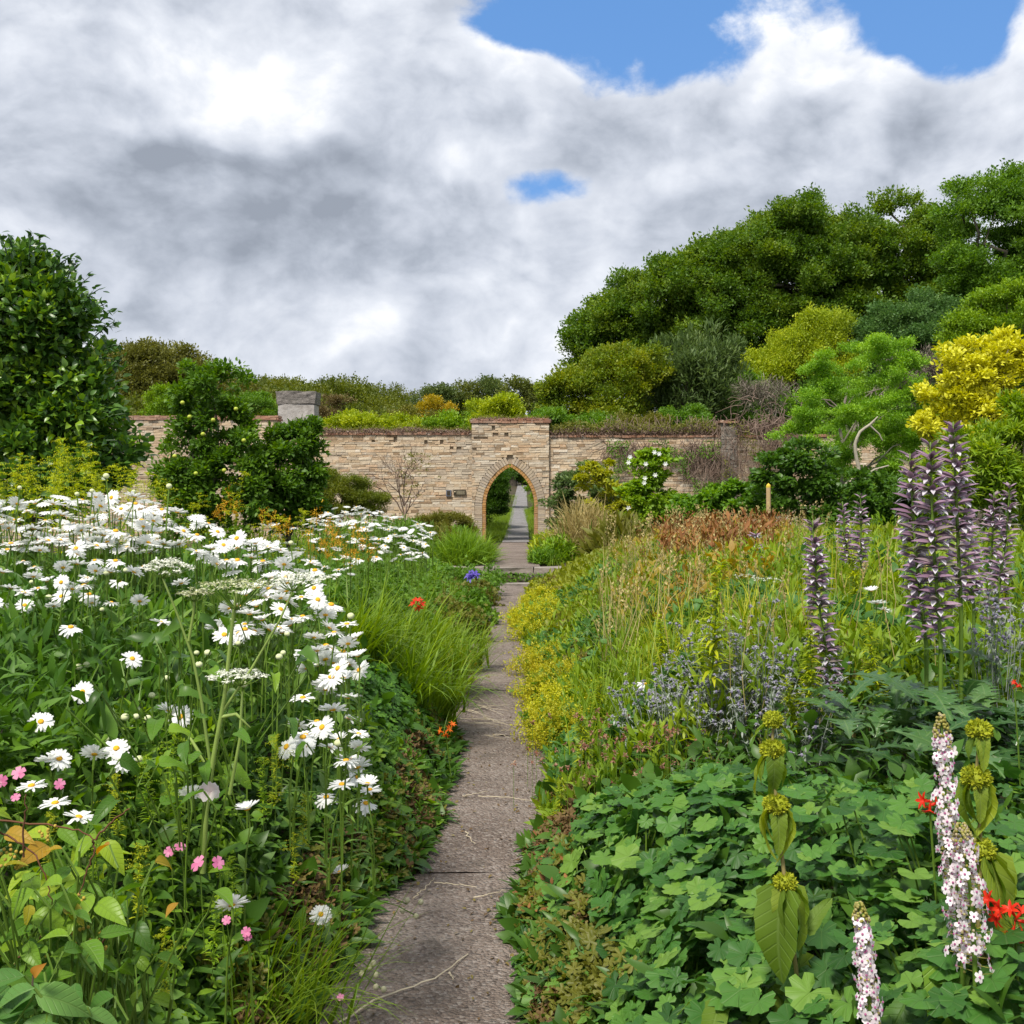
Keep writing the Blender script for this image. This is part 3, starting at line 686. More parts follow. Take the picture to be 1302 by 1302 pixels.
# trees in the garden, right
def feather(mb, C, D): pass
tree('robinia', 'bright green feathery tree with bent pale stem beside the buttress', 'tree', 19, [(1090, 472, 58, 36), (1130, 452, 40, 28), (1060, 520, 58, 38), (1125, 515, 62, 46), (1035, 575, 48, 44), (1145, 585, 54, 50), (1030, 500, 28, 20), (1165, 545, 40, 48), (1090, 590, 70, 56, 1.2), (1060, 630, 60, 30, 1.2)], leafmat('robinia_leaf', [(.08, .19, .02), (.14, .31, .035), (.25, .44, .05)], patch=.35), 560, 46, .12, .085, r0=.045, trunk=1075, bark=M_barkp, k=6, inner=.15, flat=.45, rough=.2)
mb = MB(); rt = bpy.data.objects['robinia']; ro = np.array(rt.location)
for pl, r_ in (([(1066, 662), (1063, 640), (1072, 620), (1086, 608), (1093, 598), (1088, 580), (1087, 562), (1094, 548), (1106, 540)], .042), ([(1091, 602), (1102, 604), (1112, 597), (1130, 592)], .024), ([(1106, 541), (1118, 552), (1122, 560)], .016), ([(1106, 540), (1116, 530)], .02)):
    q = np.array([P(x, y, 17.4) for x, y in pl]) - ro; u = np.linspace(0, 1, len(q)); uu = np.linspace(0, 1, 16); q = np.stack([np.interp(uu, u, q[:, k]) for k in range(3)], 1); mb.tube(q, np.linspace(r_, r_ * .5, 16), 7, .8)
mb.build('limbs', M_barkp, rt, smooth=True)
tree('golden_shrub', 'tall golden yellow shrub at the right edge behind the purple spires', 'shrub', 14, [(1225, 480, 38, 48), (1285, 490, 40, 60), (1200, 525, 36, 34), (1180, 550, 22, 16), (1250, 540, 50, 44), (1310, 470, 30, 30)], M_gold, 560, 40, .085, .062, Ts=T_oval[:2], r0=.035, k=18, inner=.2, rough=.22, flat=.8, grow=(0, 0, .6))
tree('bamboo_bush', 'narrow-leaved light green bush below the golden shrub', 'bush', 12.5, [(1255, 600, 70, 48), (1310, 590, 50, 80), (1200, 625, 40, 38)], leafmat('bamboo_leaf', [(.06, .14, .012), (.14, .26, .02), (.26, .36, .03)], patch=.3), 500, 40, .10, .10, Ts=T_lance, r0=.03, k=16, flat=.8)
tree('evergreen_bush', 'dark green bush at the foot of the feathery tree', 'bush', 17, [(1010, 605, 46, 40), (1060, 645, 60, 30), (1120, 645, 70, 40), (1180, 650, 60, 44), (985, 630, 36, 26), (1240, 650, 70, 40)], M_dark, 620, 40, .12, .09, Ts=T_oval[:2], r0=.04, k=10)
tree('garden_shrub', 'low mid-green shrub by the buttress foot behind the wooden post', 'shrub', 20, [(930, 640, 42, 22), (885, 650, 30, 18), (970, 640, 30, 16)], leafmat('fresh_leaf', [(.04, .12, .015), (.08, .2, .02), (.15, .3, .03)], patch=.3), 260, 36, .12, .10, Ts=T_oval[:2], r0=.03, k=8)
# white flowering shrub and grey shrub right of the gateway
tree('ceanothus', 'grey-green rounded shrub right of the gateway with yellow shoots', 'shrub', 23, [(742, 635, 40, 44), (775, 655, 38, 34), (720, 655, 20, 30)], M_grey, 420, 40, .11, .075, Ts=T_oval[:2], r0=.03, k=8)
tree('yellow_shoots', 'yellow-green arching shrub between the grey shrub and white flowers', 'shrub', 22, [(757, 608, 20, 20), (780, 636, 30, 24), (805, 665, 34, 26)], leafmat('yellow_shoot', [(.12, .18, .015), (.26, .31, .02), (.42, .42, .025)]), 150, 34, .09, .085, Ts=T_oval[:2], r0=.02, k=8, trunkname='stem')
ws = tree('white_rose', 'upright yellow-green shrub dotted with white blooms against the wall', 'shrub', 21, [(822, 600, 22, 28), (838, 584, 17, 12), (820, 642, 34, 34), (852, 665, 36, 26)], M_bright, 340, 36, .10, .09, Ts=T_oval[:2], r0=.025, k=8)
fl = MB()
for px, py in ((801, 581), (799, 588), (832, 575), (838, 577), (819, 614), (820, 608), (833, 604), (799, 646), (821, 590), (846, 590)):
    p = P(px, py, 20.55) - np.array(ws.location)
    for q in range(6):
        a = q * 1.05; dq = np.array([math.cos(a), -.5, math.sin(a)]); fl.scatter(T_oval[0], [p], dq, (0, -1, .3), .055, .5)
fl.build('blossom', M_white, ws)
# wall-foot planting both sides
tree('berberis', 'olive green rounded bush against the wall left of the bare tree', 'bush', 23, [(430, 633, 36, 26), (465, 640, 26, 20), (405, 640, 22, 24)], leafmat('berberis_leaf', [(.05, .085, .015), (.10, .15, .02), (.17, .2, .03)], patch=.4), 360, 40, .12, .07, r0=.03, k=10)
tree('low_bush', 'dark low bush at the wall foot left of the gateway', 'bush', 24.5, [(572, 672, 24, 17), (545, 672, 22, 12)], M_olive, 200, 36, .11, .08, r0=.03, k=6)
# left: camellia, two apple trees
lob = [(20, 432, 80, 76), (84, 522, 58, 54), (-20, 520, 84, 86), (30, 355, 28, 34), (68, 405, 32, 36), (50, 600, 96, 58), (116, 485, 18, 38)]
def sprigs(mb, C, D):
    for px, py, dx, dy in ((37, 330, 2, -36), (62, 345, 16, -20), (75, 360, 20, -25), (110, 400, 24, -14), (118, 430, 28, -22), (126, 410, 20, -18), (10, 330, -8, -30), (92, 372, 22, -20), (60, 335, -4, -22), (130, 445, 18, -6), (20, 325, -10, -26), (48, 322, 4, -24), (85, 355, 14, -26), (103, 385, 24, -18), (120, 420, 26, -6), (135, 470, 22, -16), (140, 500, 20, -8), (138, 530, 26, -4), (100, 400, 16, -26), (70, 340, 22, -14), (135, 560, 22, 2), (126, 455, 26, 4)):
        a = P(px, py, 10.5) - CAMO; b = P(px + dx, py + dy, 10.5) - CAMO; n = 12
        q = a + (b - a) * np.linspace(0, 1, n)[:, None] + rng.normal(0, .02, (n, 3))
        mb.multi(T_oval, q, norm((b - a) + rng.normal(0, .09 * 3, (n, 3))), norm(rng.normal(0, .5, (n, 3)) + (0, 0, 1)), .085, rng.random(n) * .4)
        mb.tube([a, (a + b) / 2 + (0, 0, .01), b], [.008, .006, .003], 4, .1)
cxm = float((np.array([pxl(l[0], l[1], 11, l[2], l[3])[0] * l[2] for l in lob])).sum() / sum(l[2] for l in lob))
CAMO = np.array([cxm, 11, float(ground(cxm, 11)) - .05])
tree('camellia', 'big glossy dark evergreen tree filling the left edge', 'tree', 11, lob, M_glossy, 1000, 34, .15, .10, Ts=T_oval, r0=.07, k=24, inner=.2, extra=sprigs, flat=.8, jit=.75, up=.6, rough=.17)
apple = leafmat('apple_leaf', [(.025, .08, .015), (.06, .15, .02), (.12, .24, .03)], patch=.35)
at = tree('apple_tree', 'apple tree with small green fruit behind the daisies', 'tree', 16, [(268, 498, 46, 34), (272, 538, 44, 30), (245, 605, 42, 42), (290, 620, 58, 48), (302, 580, 40, 32), (265, 650, 60, 40)], apple, 560, 44, .11, .075, Ts=T_oval, r0=.05, k=18, rough=.2, flat=.8)
def fruit(root, lst, Y, rad=.032):
    m = plainmat('green_apple', [(.32, .42, .04), (.48, .52, .07)], rough=.35)
    proto = None
    for px, py in lst:
        mb = MB(); p = P(px, py, Y); mb.ball((0, 0, 0), rad, .6, 8, 6, .92); o = mb.build('apple', m, root, smooth=True) if proto is None else proto.copy()
        if proto is None: proto = o
        else: col.objects.link(o)
        o.location = tuple(p - np.array(root.location))
fruit(at, [(241, 530), (271, 534), (249, 602), (258, 552), (300, 520), (232, 512), (222, 580), (285, 598), (310, 560)], 15.1)
sp_ = MB()
tree('pear_tree', 'bushy fruit tree right of the apple tree, in front of the pillar', 'tree', 16.6, [(375, 566, 34, 26), (368, 602, 44, 40), (345, 635, 44, 36), (388, 548, 18, 14), (370, 650, 44, 34)], apple, 440, 44, .11, .075, Ts=T_oval, r0=.05, k=16, rough=.2, flat=.8)

# bare small tree against the wall
def branch(mb, p, d, L, r, lev, spread=.55, seedr=None):
    n = 4; pts = [p]
    for i in range(n): d = norm(d + rng.normal(0, .12, 3) + (0, 0, .04)); pts.append(pts[-1] + d * L / n)
    mb.tube(pts, np.linspace(r, r * .6, n + 1), 4, rng.random())
    if lev == 0: return
    for k in range(rng.integers(2, 5)):
        q = pts[rng.integers(2, n + 1)]; dd = norm(d + rng.normal(0, spread, 3) * (1, .7, 1)); branch(mb, q, dd, L * rng.uniform(.55, .8), r * .55, lev - 1, spread)
o = thing('bare_tree', 'small nearly leafless tree growing against the wall left of the plaques', 'tree', (*P(512, 0, 25)[:2], TERR))
mb = MB(); s_ = 25 / F
for x0, dx, L in ((0, .05, 1.0), (-.18, .10, .8)):
    branch(mb, np.array([x0, 0, 0.0]), norm([dx, 0, 1]), L, .028, 0)
for dx, z0, L in ((-.75, .75, .62), (-.3, .95, .7), (.1, 1.0, .75), (.55, .95, .7), (.8, .7, .45), (-.1, .8, .8)):
    branch(mb, np.array([.03, 0, z0]), norm([dx, rng.normal(0, .3), .9]), L, .017, 3)
mb.build('branches', M_twig, o, smooth=True)
mb = MB(); C = np.stack([rng.normal(.22, .22, 40), rng.normal(0, .2, 40), rng.uniform(1.1, 2.15, 40)], 1); foliage(mb, C, norm(C), 9, .06, .05, T_oval[:2]); mb.build('leaves', M_olive, o)

# wooden post right
p = P(977, 655, 15); o = thing('wooden_post', 'thin pale wooden stake standing in front of the dark bush', 'post', (p[0], 15, float(ground(p[0], 15))))
mb = MB(); H_ = P(0, 620, 15)[2] - o.location.z; mb.tube([(0, 0, 0), (.004, 0, H_ * .5), (0, 0, H_)], .032, 7, .6); mb.build('shaft', plainmat('raw_wood', [(.34, .24, .12), (.50, .36, .2)]), o); mb = MB(); mb.tube([(0, 0, H_ + .001), (0, 0, H_ + .03)], .033, 7, .5); mb.build('cap', plainmat('yellow_paint', [(.6, .42, .05), (.65, .47, .06)]), o)

# ------------------------------------------------------------------ distant hill and tree line
def domes(name, label, cat, spots, mat, per, ls, Ts=T_spray):
    mb = MB()
    for (x, y, rx, rz) in spots:
        z = float(ground(x, y)); n = max(8, int(per * rx)); d = sph(n); d[:, 2] = np.abs(d[:, 2]); d[:, 1] = -np.abs(d[:, 1]) * np.where(rng.random(n) < .75, 1, -1)
        p = np.array([x, y, z]) + d * np.array([rx, rx, rz]) * rng.uniform(.75, 1.06, n)[:, None]
        mb.multi(Ts, p, norm(d + rng.normal(0, .6, (n, 3))), norm(d * .4 + rng.normal(0, .4, (n, 3)) + (0, 0, 1)), ls * rng.uniform(.7, 1.3, n), np.clip(rng.random() * .5 + rng.random(n) * .5, 0, 1))
    return stuff(mb.build(name, mat, smooth=True), label, cat)
sp1 = []
for i in range(330):
    y = rng.uniform(44, 86); x = -rng.uniform(3.2, 36); 
    if x < -2.5: sp1.append((x, y, rng.uniform(.9, 1.9), rng.uniform(.8, 1.7) + .6 * (y > 74)))
domes('hillside_scrub', 'olive green low scrub covering the far hillside beyond the wall', 'scrub', sp1, M_oakw, 230, .36)
sp1 = [(rng.uniform(3.0, 34), rng.uniform(33, 47), rng.uniform(.9, 1.7), rng.uniform(.8, 1.6)) for i in range(190)]
domes('thicket', 'green thicket covering the slope under the right-hand trees', 'thicket', sp1, M_mid, 230, .28)
tree('brown_topped_tree', 'brownish olive low-domed tree on the hill behind the big evergreen', 'tree', 58, [(200, 478, 66, 38), (160, 500, 60, 50), (250, 505, 62, 32), (300, 520, 50, 30)], leafmat('brownish_leaf', [(.055, .075, .02), (.11, .13, .03), (.19, .20, .045)], patch=.3), 700, 34, .5, .34, r0=.3)
GT = 'trees on the skyline beyond the gateway'
for i, (px, top, w_, lab) in enumerate(((455, 497, 34, 'low dark skyline tree nearest the pillar'), (505, 498, 26, 'small skyline tree at the dip left of the gateway'), (548, 492, 30, 'rounded skyline tree above the wall left of the gateway'), (588, 489, 26, 'skyline tree directly above the yellow shrub'),
        (622, 487, 24, 'skyline tree directly above the gateway left corner'), (655, 489, 24, 'skyline tree directly above the gateway arch'), (688, 494, 20, 'small skyline tree beside the sycamore'))):
    tree('skyline_tree', lab, 'tree', 84 + rng.uniform(-3, 3), [(px, top + 24, w_, 24), (px + rng.uniform(-8, 8), top + 48, w_ * 1.1, 30), (px, top + 80, w_, 32)], leafmat('hazy_leaf%d' % (i % 2), [[(.035, .075, .03), (.07, .12, .045), (.12, .17, .06)], [(.05, .085, .025), (.09, .13, .035), (.15, .18, .05)]][i % 2], patch=.3), 190, 30, .6, .42, group=GT, r0=.25, k=8)
# shrubs just behind the wall, seen above its coping
GB = 'bushes peering over the wall'
for (px, py, rx, ry, Y, m, lab) in ((555, 527, 20, 17, 34, leafmat('amber_leaf', [(.22, .22, .015), (.42, .34, .02), (.58, .42, .03)]), 'amber yellow pointed bush above the wall left of the gateway'),
        (632, 522, 34, 13, 29, M_lime, 'lime green creeper spilling over the top of the gateway'),
        (470, 545, 60, 14, 31, M_lime, 'low yellow-green bush above the wall behind the pillar'),
        (585, 542, 32, 14, 30, M_bright, 'mixed green bush on the wall beside the gateway top'),
        (520, 538, 34, 16, 33, M_olive, 'olive bush above the middle of the left wall'),
        (430, 530, 40, 26, 40, leafmat('russet_leaf', [(.09, .07, .03), (.16, .12, .045), (.2, .17, .06)]), 'russet brown bush just right of the pillar'),
        (215, 515, 30, 20, 33, M_bright, 'thin light green bush over the wall beside the big evergreen'), (300, 520, 60, 16, 36, M_mid, 'mid-green bush over the wall left of the pillar'),
        (700, 540, 30, 14, 30, M_mid, 'green bush over the wall right of the gateway'), (760, 545, 34, 15, 31, M_mid, 'green bush under the yellow-green sycamore'), (815, 545, 34, 17, 30.5, M_olive, 'olive bush between the sycamore and the grey willowy bush'), (870, 540, 36, 18, 31, M_mid, 'green bush in front of the grey willowy bush')):
    tree('wall_bush', lab, 'bush', Y, [(px, py, rx, ry), (px + 3, py + ry * 1.6, rx, ry)], m, 150 if rx < 40 else 240, 34, .16, .15, group=GB, r0=.04, k=5, trunk=608 if px == 632 else None)
# behind the gateway
tree('yew', 'dark evergreen tree seen through the gateway on the left', 'tree', 33, [(618, 628, 24, 34), (612, 600, 24, 24), (622, 650, 18, 18)], M_dark, 340, 40, .14, .12, r0=.08, k=3, trunk=612, sway=.05)
tree('hedge_bush', 'light green bush seen through the gateway on the right', 'bush', 36, [(698, 632, 22, 26), (696, 655, 20, 20), (692, 608, 18, 16)], M_bright, 220, 40, .13, .11, r0=.05, k=6)
tree('lane_tree', 'bright leafy boughs hanging over the lane beyond the gateway', 'tree', 46, [(650, 588, 34, 16), (615, 585, 30, 22), (690, 590, 30, 20)], M_bright, 260, 36, .2, .16, r0=.08, k=6, trunk=700)
tree('lane_hedge', 'green hedge at the far end of the lane beyond the gateway', 'hedge', 83, [(630, 612, 18, 16), (684, 612, 18, 16), (656, 602, 26, 12)], M_mid, 160, 34, .4, .3, r0=.1, k=4)
mb = MB()
for x0, x1, y0, y1, n in ((-4, -.1, 27.6, 60, 8000), (-1.6, -.2, 27.6, 44, 16000), (.5, 1.6, 27.6, 44, 11000), (.75, 4, 27.6, 60, 6000), (-7, -.75, 19.4, 27.2, 9000), (.6, 7, 19.4, 27.2, 9000)):
    X = rng.uniform(x0, x1, n); Y_ = rng.uniform(y0, y1, n)
    if y1 > 28: X += (Y_ - 28) * .012 * (x0 < 0)
    if x0 < -6: k_ = X < -.62 + .4 * ((Y_ - 19.3) / 7.7); X, Y_ = X[k_], Y_[k_]
    if n == 9000 and x0 > 0: pass
    p = np.stack([X, Y_, ground(X, Y_)], 1); m = len(p)
    mb.multi(T_blade[:3], p, norm(rng.normal(0, .35, (m, 3)) + (0, 0, 1)), rng.normal(0, 1, (m, 3)), rng.uniform(.10, .28, m) * 1.0)
stuff(mb.build('lawn', M_grass), 'bright green grass either side of the path near the gateway', 'grass')
# ------------------------------------------------------------------ planted beds
def lerp_edge(pts):
    ys = [p[0] for p in pts]; xs_ = [p[1] for p in pts]
    return lambda y: np.interp(y, ys, xs_) + (.030 * np.sin(3.3 * np.asarray(y) + ys[1]) + .022 * np.sin(8.1 * np.asarray(y) + xs_[1] * 9)) * np.clip((np.asarray(y)) / 5., 0, 1)
EL = lerp_edge([(1.0, -.78), (3.0, -.74), (3.56, -.68), (4.3, -.57), (5.2, -.42), (6.3, -.34), (7.4, -.40), (8.5, -.50), (10.3, -.52), (12, -.46), (14.6, -.38), (17, -.34), (19, -.42)])
ER = lerp_edge([(1.0, .06), (3.56, .06), (4.55, .02), (5.2, .06), (5.7, .17), (6.3, .24), (7.25, .22), (9.1, .19), (11.2, .17), (14.6, .16), (16.5, .2), (19, .32)])
def bump(x, y, s=1.0):
    return .5 * np.sin(2.1 * x * s + 1.3 * y * s) + .3 * np.sin(3.7 * y * s - 2.2 * x * s + 1) + .2 * np.sin(7.1 * x * s + 5.3 * y * s + 2)
def HL(x, y):
    d = np.maximum(EL(y) - x, 0)
    hm = np.interp(y, [1.5, 3, 5, 7, 9.5, 12, 15, 19], [.80, .90, 1.08, 1.02, .90, .70, .48, .30]); s_ = np.interp(y, [2, 4, 7, 10, 15], [.42, .42, .55, .75, .7])
    return hm * (1 - np.exp(-(d / s_) ** 1.35)) * (1 + .07 * bump(x, y)) + .04
def HR(x, y):
    d = np.maximum(x - ER(y), 0)
    hm = np.interp(y, [1.5, 2.5, 4, 5.2, 6.5, 9, 13, 19], [.62, .70, .74, .72, .82, .98, .92, .5]); s_ = np.interp(y, [2, 4, 6, 9, 15], [.34, .38, .6, .85, 1.0])
    return hm * (1 - np.exp(-(d / s_) ** 1.3)) * (1 + .15 * bump(x, y, 1.3)) + .03
def surfn(H, x, y, e=.06):
    gx_ = (H(x + e, y) - H(x - e, y)) / (2 * e); gy_ = (H(x, y + e) - H(x, y - e)) / (2 * e)
    return norm(np.stack([-gx_, -gy_, np.ones_like(gx_)], 1))
def sample(side, n, y0, y1, dmax, ypow=1.0, dpow=1.0):
    y = y0 + (y1 - y0) * rng.random(n) ** ypow; d = dmax * rng.random(n) ** dpow
    x = EL(y) - d if side < 0 else ER(y) + d
    return x, y, d
def inbox(px, py, boxes):
    m = np.zeros(len(px), bool)
    for (x0, y0, x1, y1) in boxes: m |= (px > x0) & (px < x1) & (py > y0) & (py < y1)
    return m
def cover(name, label, cat, side, n, y0, y1, dmax, Ts, mat, ls, depth=.3, zone=None, up=.8, jit=.5, growup=.2, outw=.6, dpow=1.0, lift=0.0, hs=1.0, smooth=True, uv=False, ypow=1.6, parent=None, obj=None, dthin=1.5):
    """many leaves in the outer layer of a bed, thinning inward"""
    H = HL if side < 0 else HR
    x, y, d = sample(side, n, y0, y1, dmax, ypow, dpow); h = H(x, y) * hs
    z = h - np.minimum(depth, h) * rng.random(n) ** dthin + lift + .16 * 0
    gz_ = ground(x, y); z = np.maximum(z + gz_ * (np.abs(x) > .5), gz_ + .02)
    p = np.stack([x, y, z], 1)
    if zone is not None:
        px, py = topx(p); k = zone(px, py, p); p = p[k]; x, y = x[k], y[k]
    m = len(p)
    if m == 0: return None
    sn = surfn(H, x, y); g = norm(sn * np.array([1, 1, .2]) * outw + rng.normal(0, .55, (m, 3)) + np.array([0, 0, growup]))
    nn = norm(sn * .8 + np.array([0, 0, up]) + rng.normal(0, jit, (m, 3)))
    l_ = (ls if np.isscalar(ls) else rng.uniform(ls[0], ls[1], m)) * rng.uniform(.75, 1.25, m)
    mb = MB() if obj is None else obj
    cl = .5 + .5 * np.sin(x * 9 + np.sin(y * 7) * 2) * np.sin(y * 8 + x * 3)
    mb.multi(Ts, p, g, nn, l_, np.clip(.35 * cl + .65 * rng.random(m), 0, 1))
    if obj is not None: return mb
    return stuff(mb.build(name, mat, smooth=smooth, uv=uv), label, cat)
def noisemask(p, s=1.0, th=0.0, ph=0.0):
    return bump(p[:, 0] + ph, p[:, 1] * .7 + ph, s) > th

# dense leafy body of both borders
LZ = lambda px, py, p: ~((px < 200) & (py > 1120)) 
cover('undergrowth', 'dark green leafy mass that fills the left border under the flowers', 'undergrowth', -1, 60000, 1.9, 12, 3.4, T_lance + T_oval[:1], M_dark, (.05, .12), depth=.75, dpow=1.3, hs=.93, dthin=1.0, zone=lambda px, py, p: px > -250)
cover('stem_foliage', 'upright narrow mid-green leaves among the daisy stems', 'foliage', -1, 42000, 2.6, 11, 3.2, T_lance, leafmat('daisy_stem_leaf', [(.025, .08, .018), (.045, .13, .024), (.08, .19, .03), (.14, .28, .03)], patch=.3), (.05, .12), depth=.35, growup=.9, up=.3, jit=.8, zone=lambda px, py, p: (px > -200) & (py < 960) & ((px < 430) | (py < 760)))
cover('mixed_herbs', 'mixed small cut leaves low in the left foreground', 'foliage', -1, 26000, 2.0, 6.2, 1.9, T_cut + T_lance + T_oval, M_mid, (.035, .085), depth=.4, zone=lambda px, py, p: (py > 930) & (px > -100) & noisemask(p, 2.2, -.35))
cover('herb_shoots', 'pale lime leafy shoots scattered in the left foreground', 'foliage', -1, 9000, 2.0, 6.0, 1.8, T_cut + T_lance, M_bright, (.04, .085), depth=.15, lift=.02, zone=lambda px, py, p: (py > 900) & (px > -100) & noisemask(p, 3.1, .15, 4.))
cover('far_border_foliage', 'low mixed greenery along the left side of the far path', 'foliage', -1, 26000, 9.5, 19, 3.6, T_gers + T_oval, M_mid, (.045, .09), depth=.4, zone=None, dpow=1.3, ypow=1)
cover('right_undergrowth', 'dark green leafy mass that fills the right border under the flowers', 'undergrowth', 1, 50000, 1.9, 13, 4.6, T_lance + T_oval[:1], M_dark, (.05, .12), depth=.7, dpow=1.2, hs=.88, dthin=1.0)['label'] = 'dark green leafy mass that fills the right border under the flowers'
cover('meadow_foliage', 'yellow-green narrow leaves of the tall right border', 'foliage', 1, 46000, 5.4, 14, 5.0, T_lance, leafmat('meadow_leaf', [(.07, .15, .015), (.15, .26, .02), (.27, .37, .03)], patch=.6, pscale=1.6), (.05, .12), depth=.4, growup=1.3, up=.3, jit=.8, dpow=1.1, ypow=1.3)
cover('far_meadow_foliage', 'olive and green low growth toward the far end of the right border', 'foliage', 1, 40000, 11, 19, 7.5, T_oval + T_lance, leafmat('meadow_far_leaf', [(.07, .13, .015), (.16, .21, .02), (.30, .33, .03)], patch=.6, pscale=.9), (.05, .11), depth=.4, growup=.8, up=.4, jit=.8, ypow=1)

cover('cut_leaf_herbs', 'lacy mid-green leaves on the slope between the grass clump and the far daisies', 'foliage', -1, 14000, 7.5, 13, 1.6, T_cut + T_gers, M_mid, (.04, .07), depth=.2, lift=.05, ypow=1, zone=lambda px, py, p: (px > 420) & noisemask(p, 1.8, -.3, 1))
# geraniums
def gclump(name, label, cat, side, n, y0, y1, dmax, Ts, mat, ls, zone, group=None, petiole=.35, extra_h=.0, depth=.35, dthin=2.2, pr=.3):
    H = HL if side < 0 else HR
    x, y, d = sample(side, n, y0, y1, dmax, 1.1); h = H(x, y)
    z = np.maximum(h - np.minimum(depth, h * .9) * rng.random(n) ** dthin + extra_h + ground(x, y) * (np.abs(x) > .6) * .6, .03); p = np.stack([x, y, z], 1)
    px, py = topx(p); k = zone(px, py, p) & (np.sin(x * 13 + np.sin(y * 9) * 2) * np.sin(y * 12 + x * 5) > -.55 + .3 * rng.random(len(x))); p, x, y = p[k], x[k], y[k]; m = len(p)
    c = p.mean(0); c[2] = 0; o = thing(name, label, cat, c, group); q = p - c
    sn = surfn(H, x, y); nn = norm(sn * 1.0 + np.array([0, -.12, .55]) + rng.normal(0, .40, (m, 3)))
    gg = norm(np.cross(np.cross(nn, norm(rng.normal(0, .6, (m, 3)) + sn * np.array([1, 1, 0]) * 1.5 + (0, -.3, -.4))), nn))
    sz = ls * rng.uniform(.45, 1.3, m)
    mb = MB(); mb.multi(Ts, q, gg, nn, sz); mb.build('leaves', mat, o, smooth=True, uv=True)
    mb = MB()
    for i in rng.choice(m, int(m * pr), replace=False):
        e_ = q[i] - nn[i] * .004; b = e_ * np.array([.82, .82, .35]) + rng.normal(0, .03, 3); b[2] = max(b[2], 0.01)
        mb.tube([b, (b + e_) / 2 + np.array([0, 0, .04]), e_], .0028, 3, rng.random())
    mb.build('stems', M_stem, o)
    return o
RZ = lambda px, py, p: (py > 985 + 34 * np.sin(px / 55.) * .3 + np.maximum(0, 800 - px) * .42) & (px > 560)
z1 = lambda px, py, p: RZ(px, py, p) & (px < 1010)
z2 = lambda px, py, p: RZ(px, py, p) & (px >= 1000)
gclump('geranium_clump', 'large mound of rounded lobed green leaves spilling onto the path on the right', 'plant', 1, 8000, 2.3, 5.6, 1.7, T_ger, M_ger, .090, z1, depth=.42, dthin=1.5)
gclump('geranium_clump', 'mound of lobed green leaves behind the white and yellow spires bottom right', 'plant', 1, 9000, 2.0, 5.6, 2.9, T_ger, M_ger, .084, z2, depth=.38, dthin=1.4)
gclump('cranesbill_clump', 'dense small-leaved green mound on the left edge of the path', 'plant', -1, 7500, 4.0, 8.2, 1.1, T_gers + T_ger[:1], leafmat('cranesbill_leaf', [(.03, .10, .018), (.05, .155, .022), (.10, .24, .03)], rough=.5, veins=2), .072,
       lambda px, py, p: (px > 380 - (py - 850) * .1) & (py > 845 + np.maximum(0, 470 - px) * .4) & (py < 1085 + (px - 480) * .5), depth=.3, pr=.08)
# browned cranesbill edging
cover('faded_edging', 'browning leaf litter and seed heads along both path edges', 'foliage', -1, 9000, 3.2, 8.5, .32, T_gers + T_cut, M_brownl, .05, depth=.10, hs=.9, lift=.02, zone=lambda px, py, p: noisemask(p, 3, -.1, 2) & (p[:, 2] < .3))
def edging(side, n, y0, y1, dm, mat, ls, name, label, th=-.2, ph=0., Ts=T_gers + T_cut):
    cover(name, label, 'foliage', side, n, y0, y1, dm, Ts, mat, ls, depth=.12, lift=.015, zone=lambda px, py, p: noisemask(p, 2.4, th, ph) & (p[:, 2] < .16 + .22 * rng.random(len(p))), dpow=.9)
edging(-1, 6000, 3.2, 9, .45, M_olive, .05, 'faded_edging', 'olive faded small leaves along the left path edge')
edging(-1, 9000, 9, 18.5, .75, leafmat('faded_leaf', [(.10, .13, .02), (.16, .17, .03), (.24, .15, .05)]), .06, 'faded_edging', 'brown-green cranesbill edging along the far left side of the path', -.3)
edging(1, 3600, 3.2, 6.2, .22, M_brownl, .045, 'brown_seedheads', 'brown withered seed heads along the right path edge', -.1, 1.)
edging(1, 2600, 3.2, 6.6, .26, M_olive, .05, 'brown_seedheads', 'olive faded leaves at the foot of the right geranium mound', -.2, 3.)
edging(1, 1700, 3.0, 6.6, .20, M_rust, .03, 'brown_seedheads', 'rust coloured seed heads beside the right path edge', .1, 5., T_oval)
edging(1, 9000, 9, 18.5, .5, leafmat('faded_leaf', []), .055, 'faded_edging', 'faded cranesbill edging along the far right side of the path', -.1, 2.)

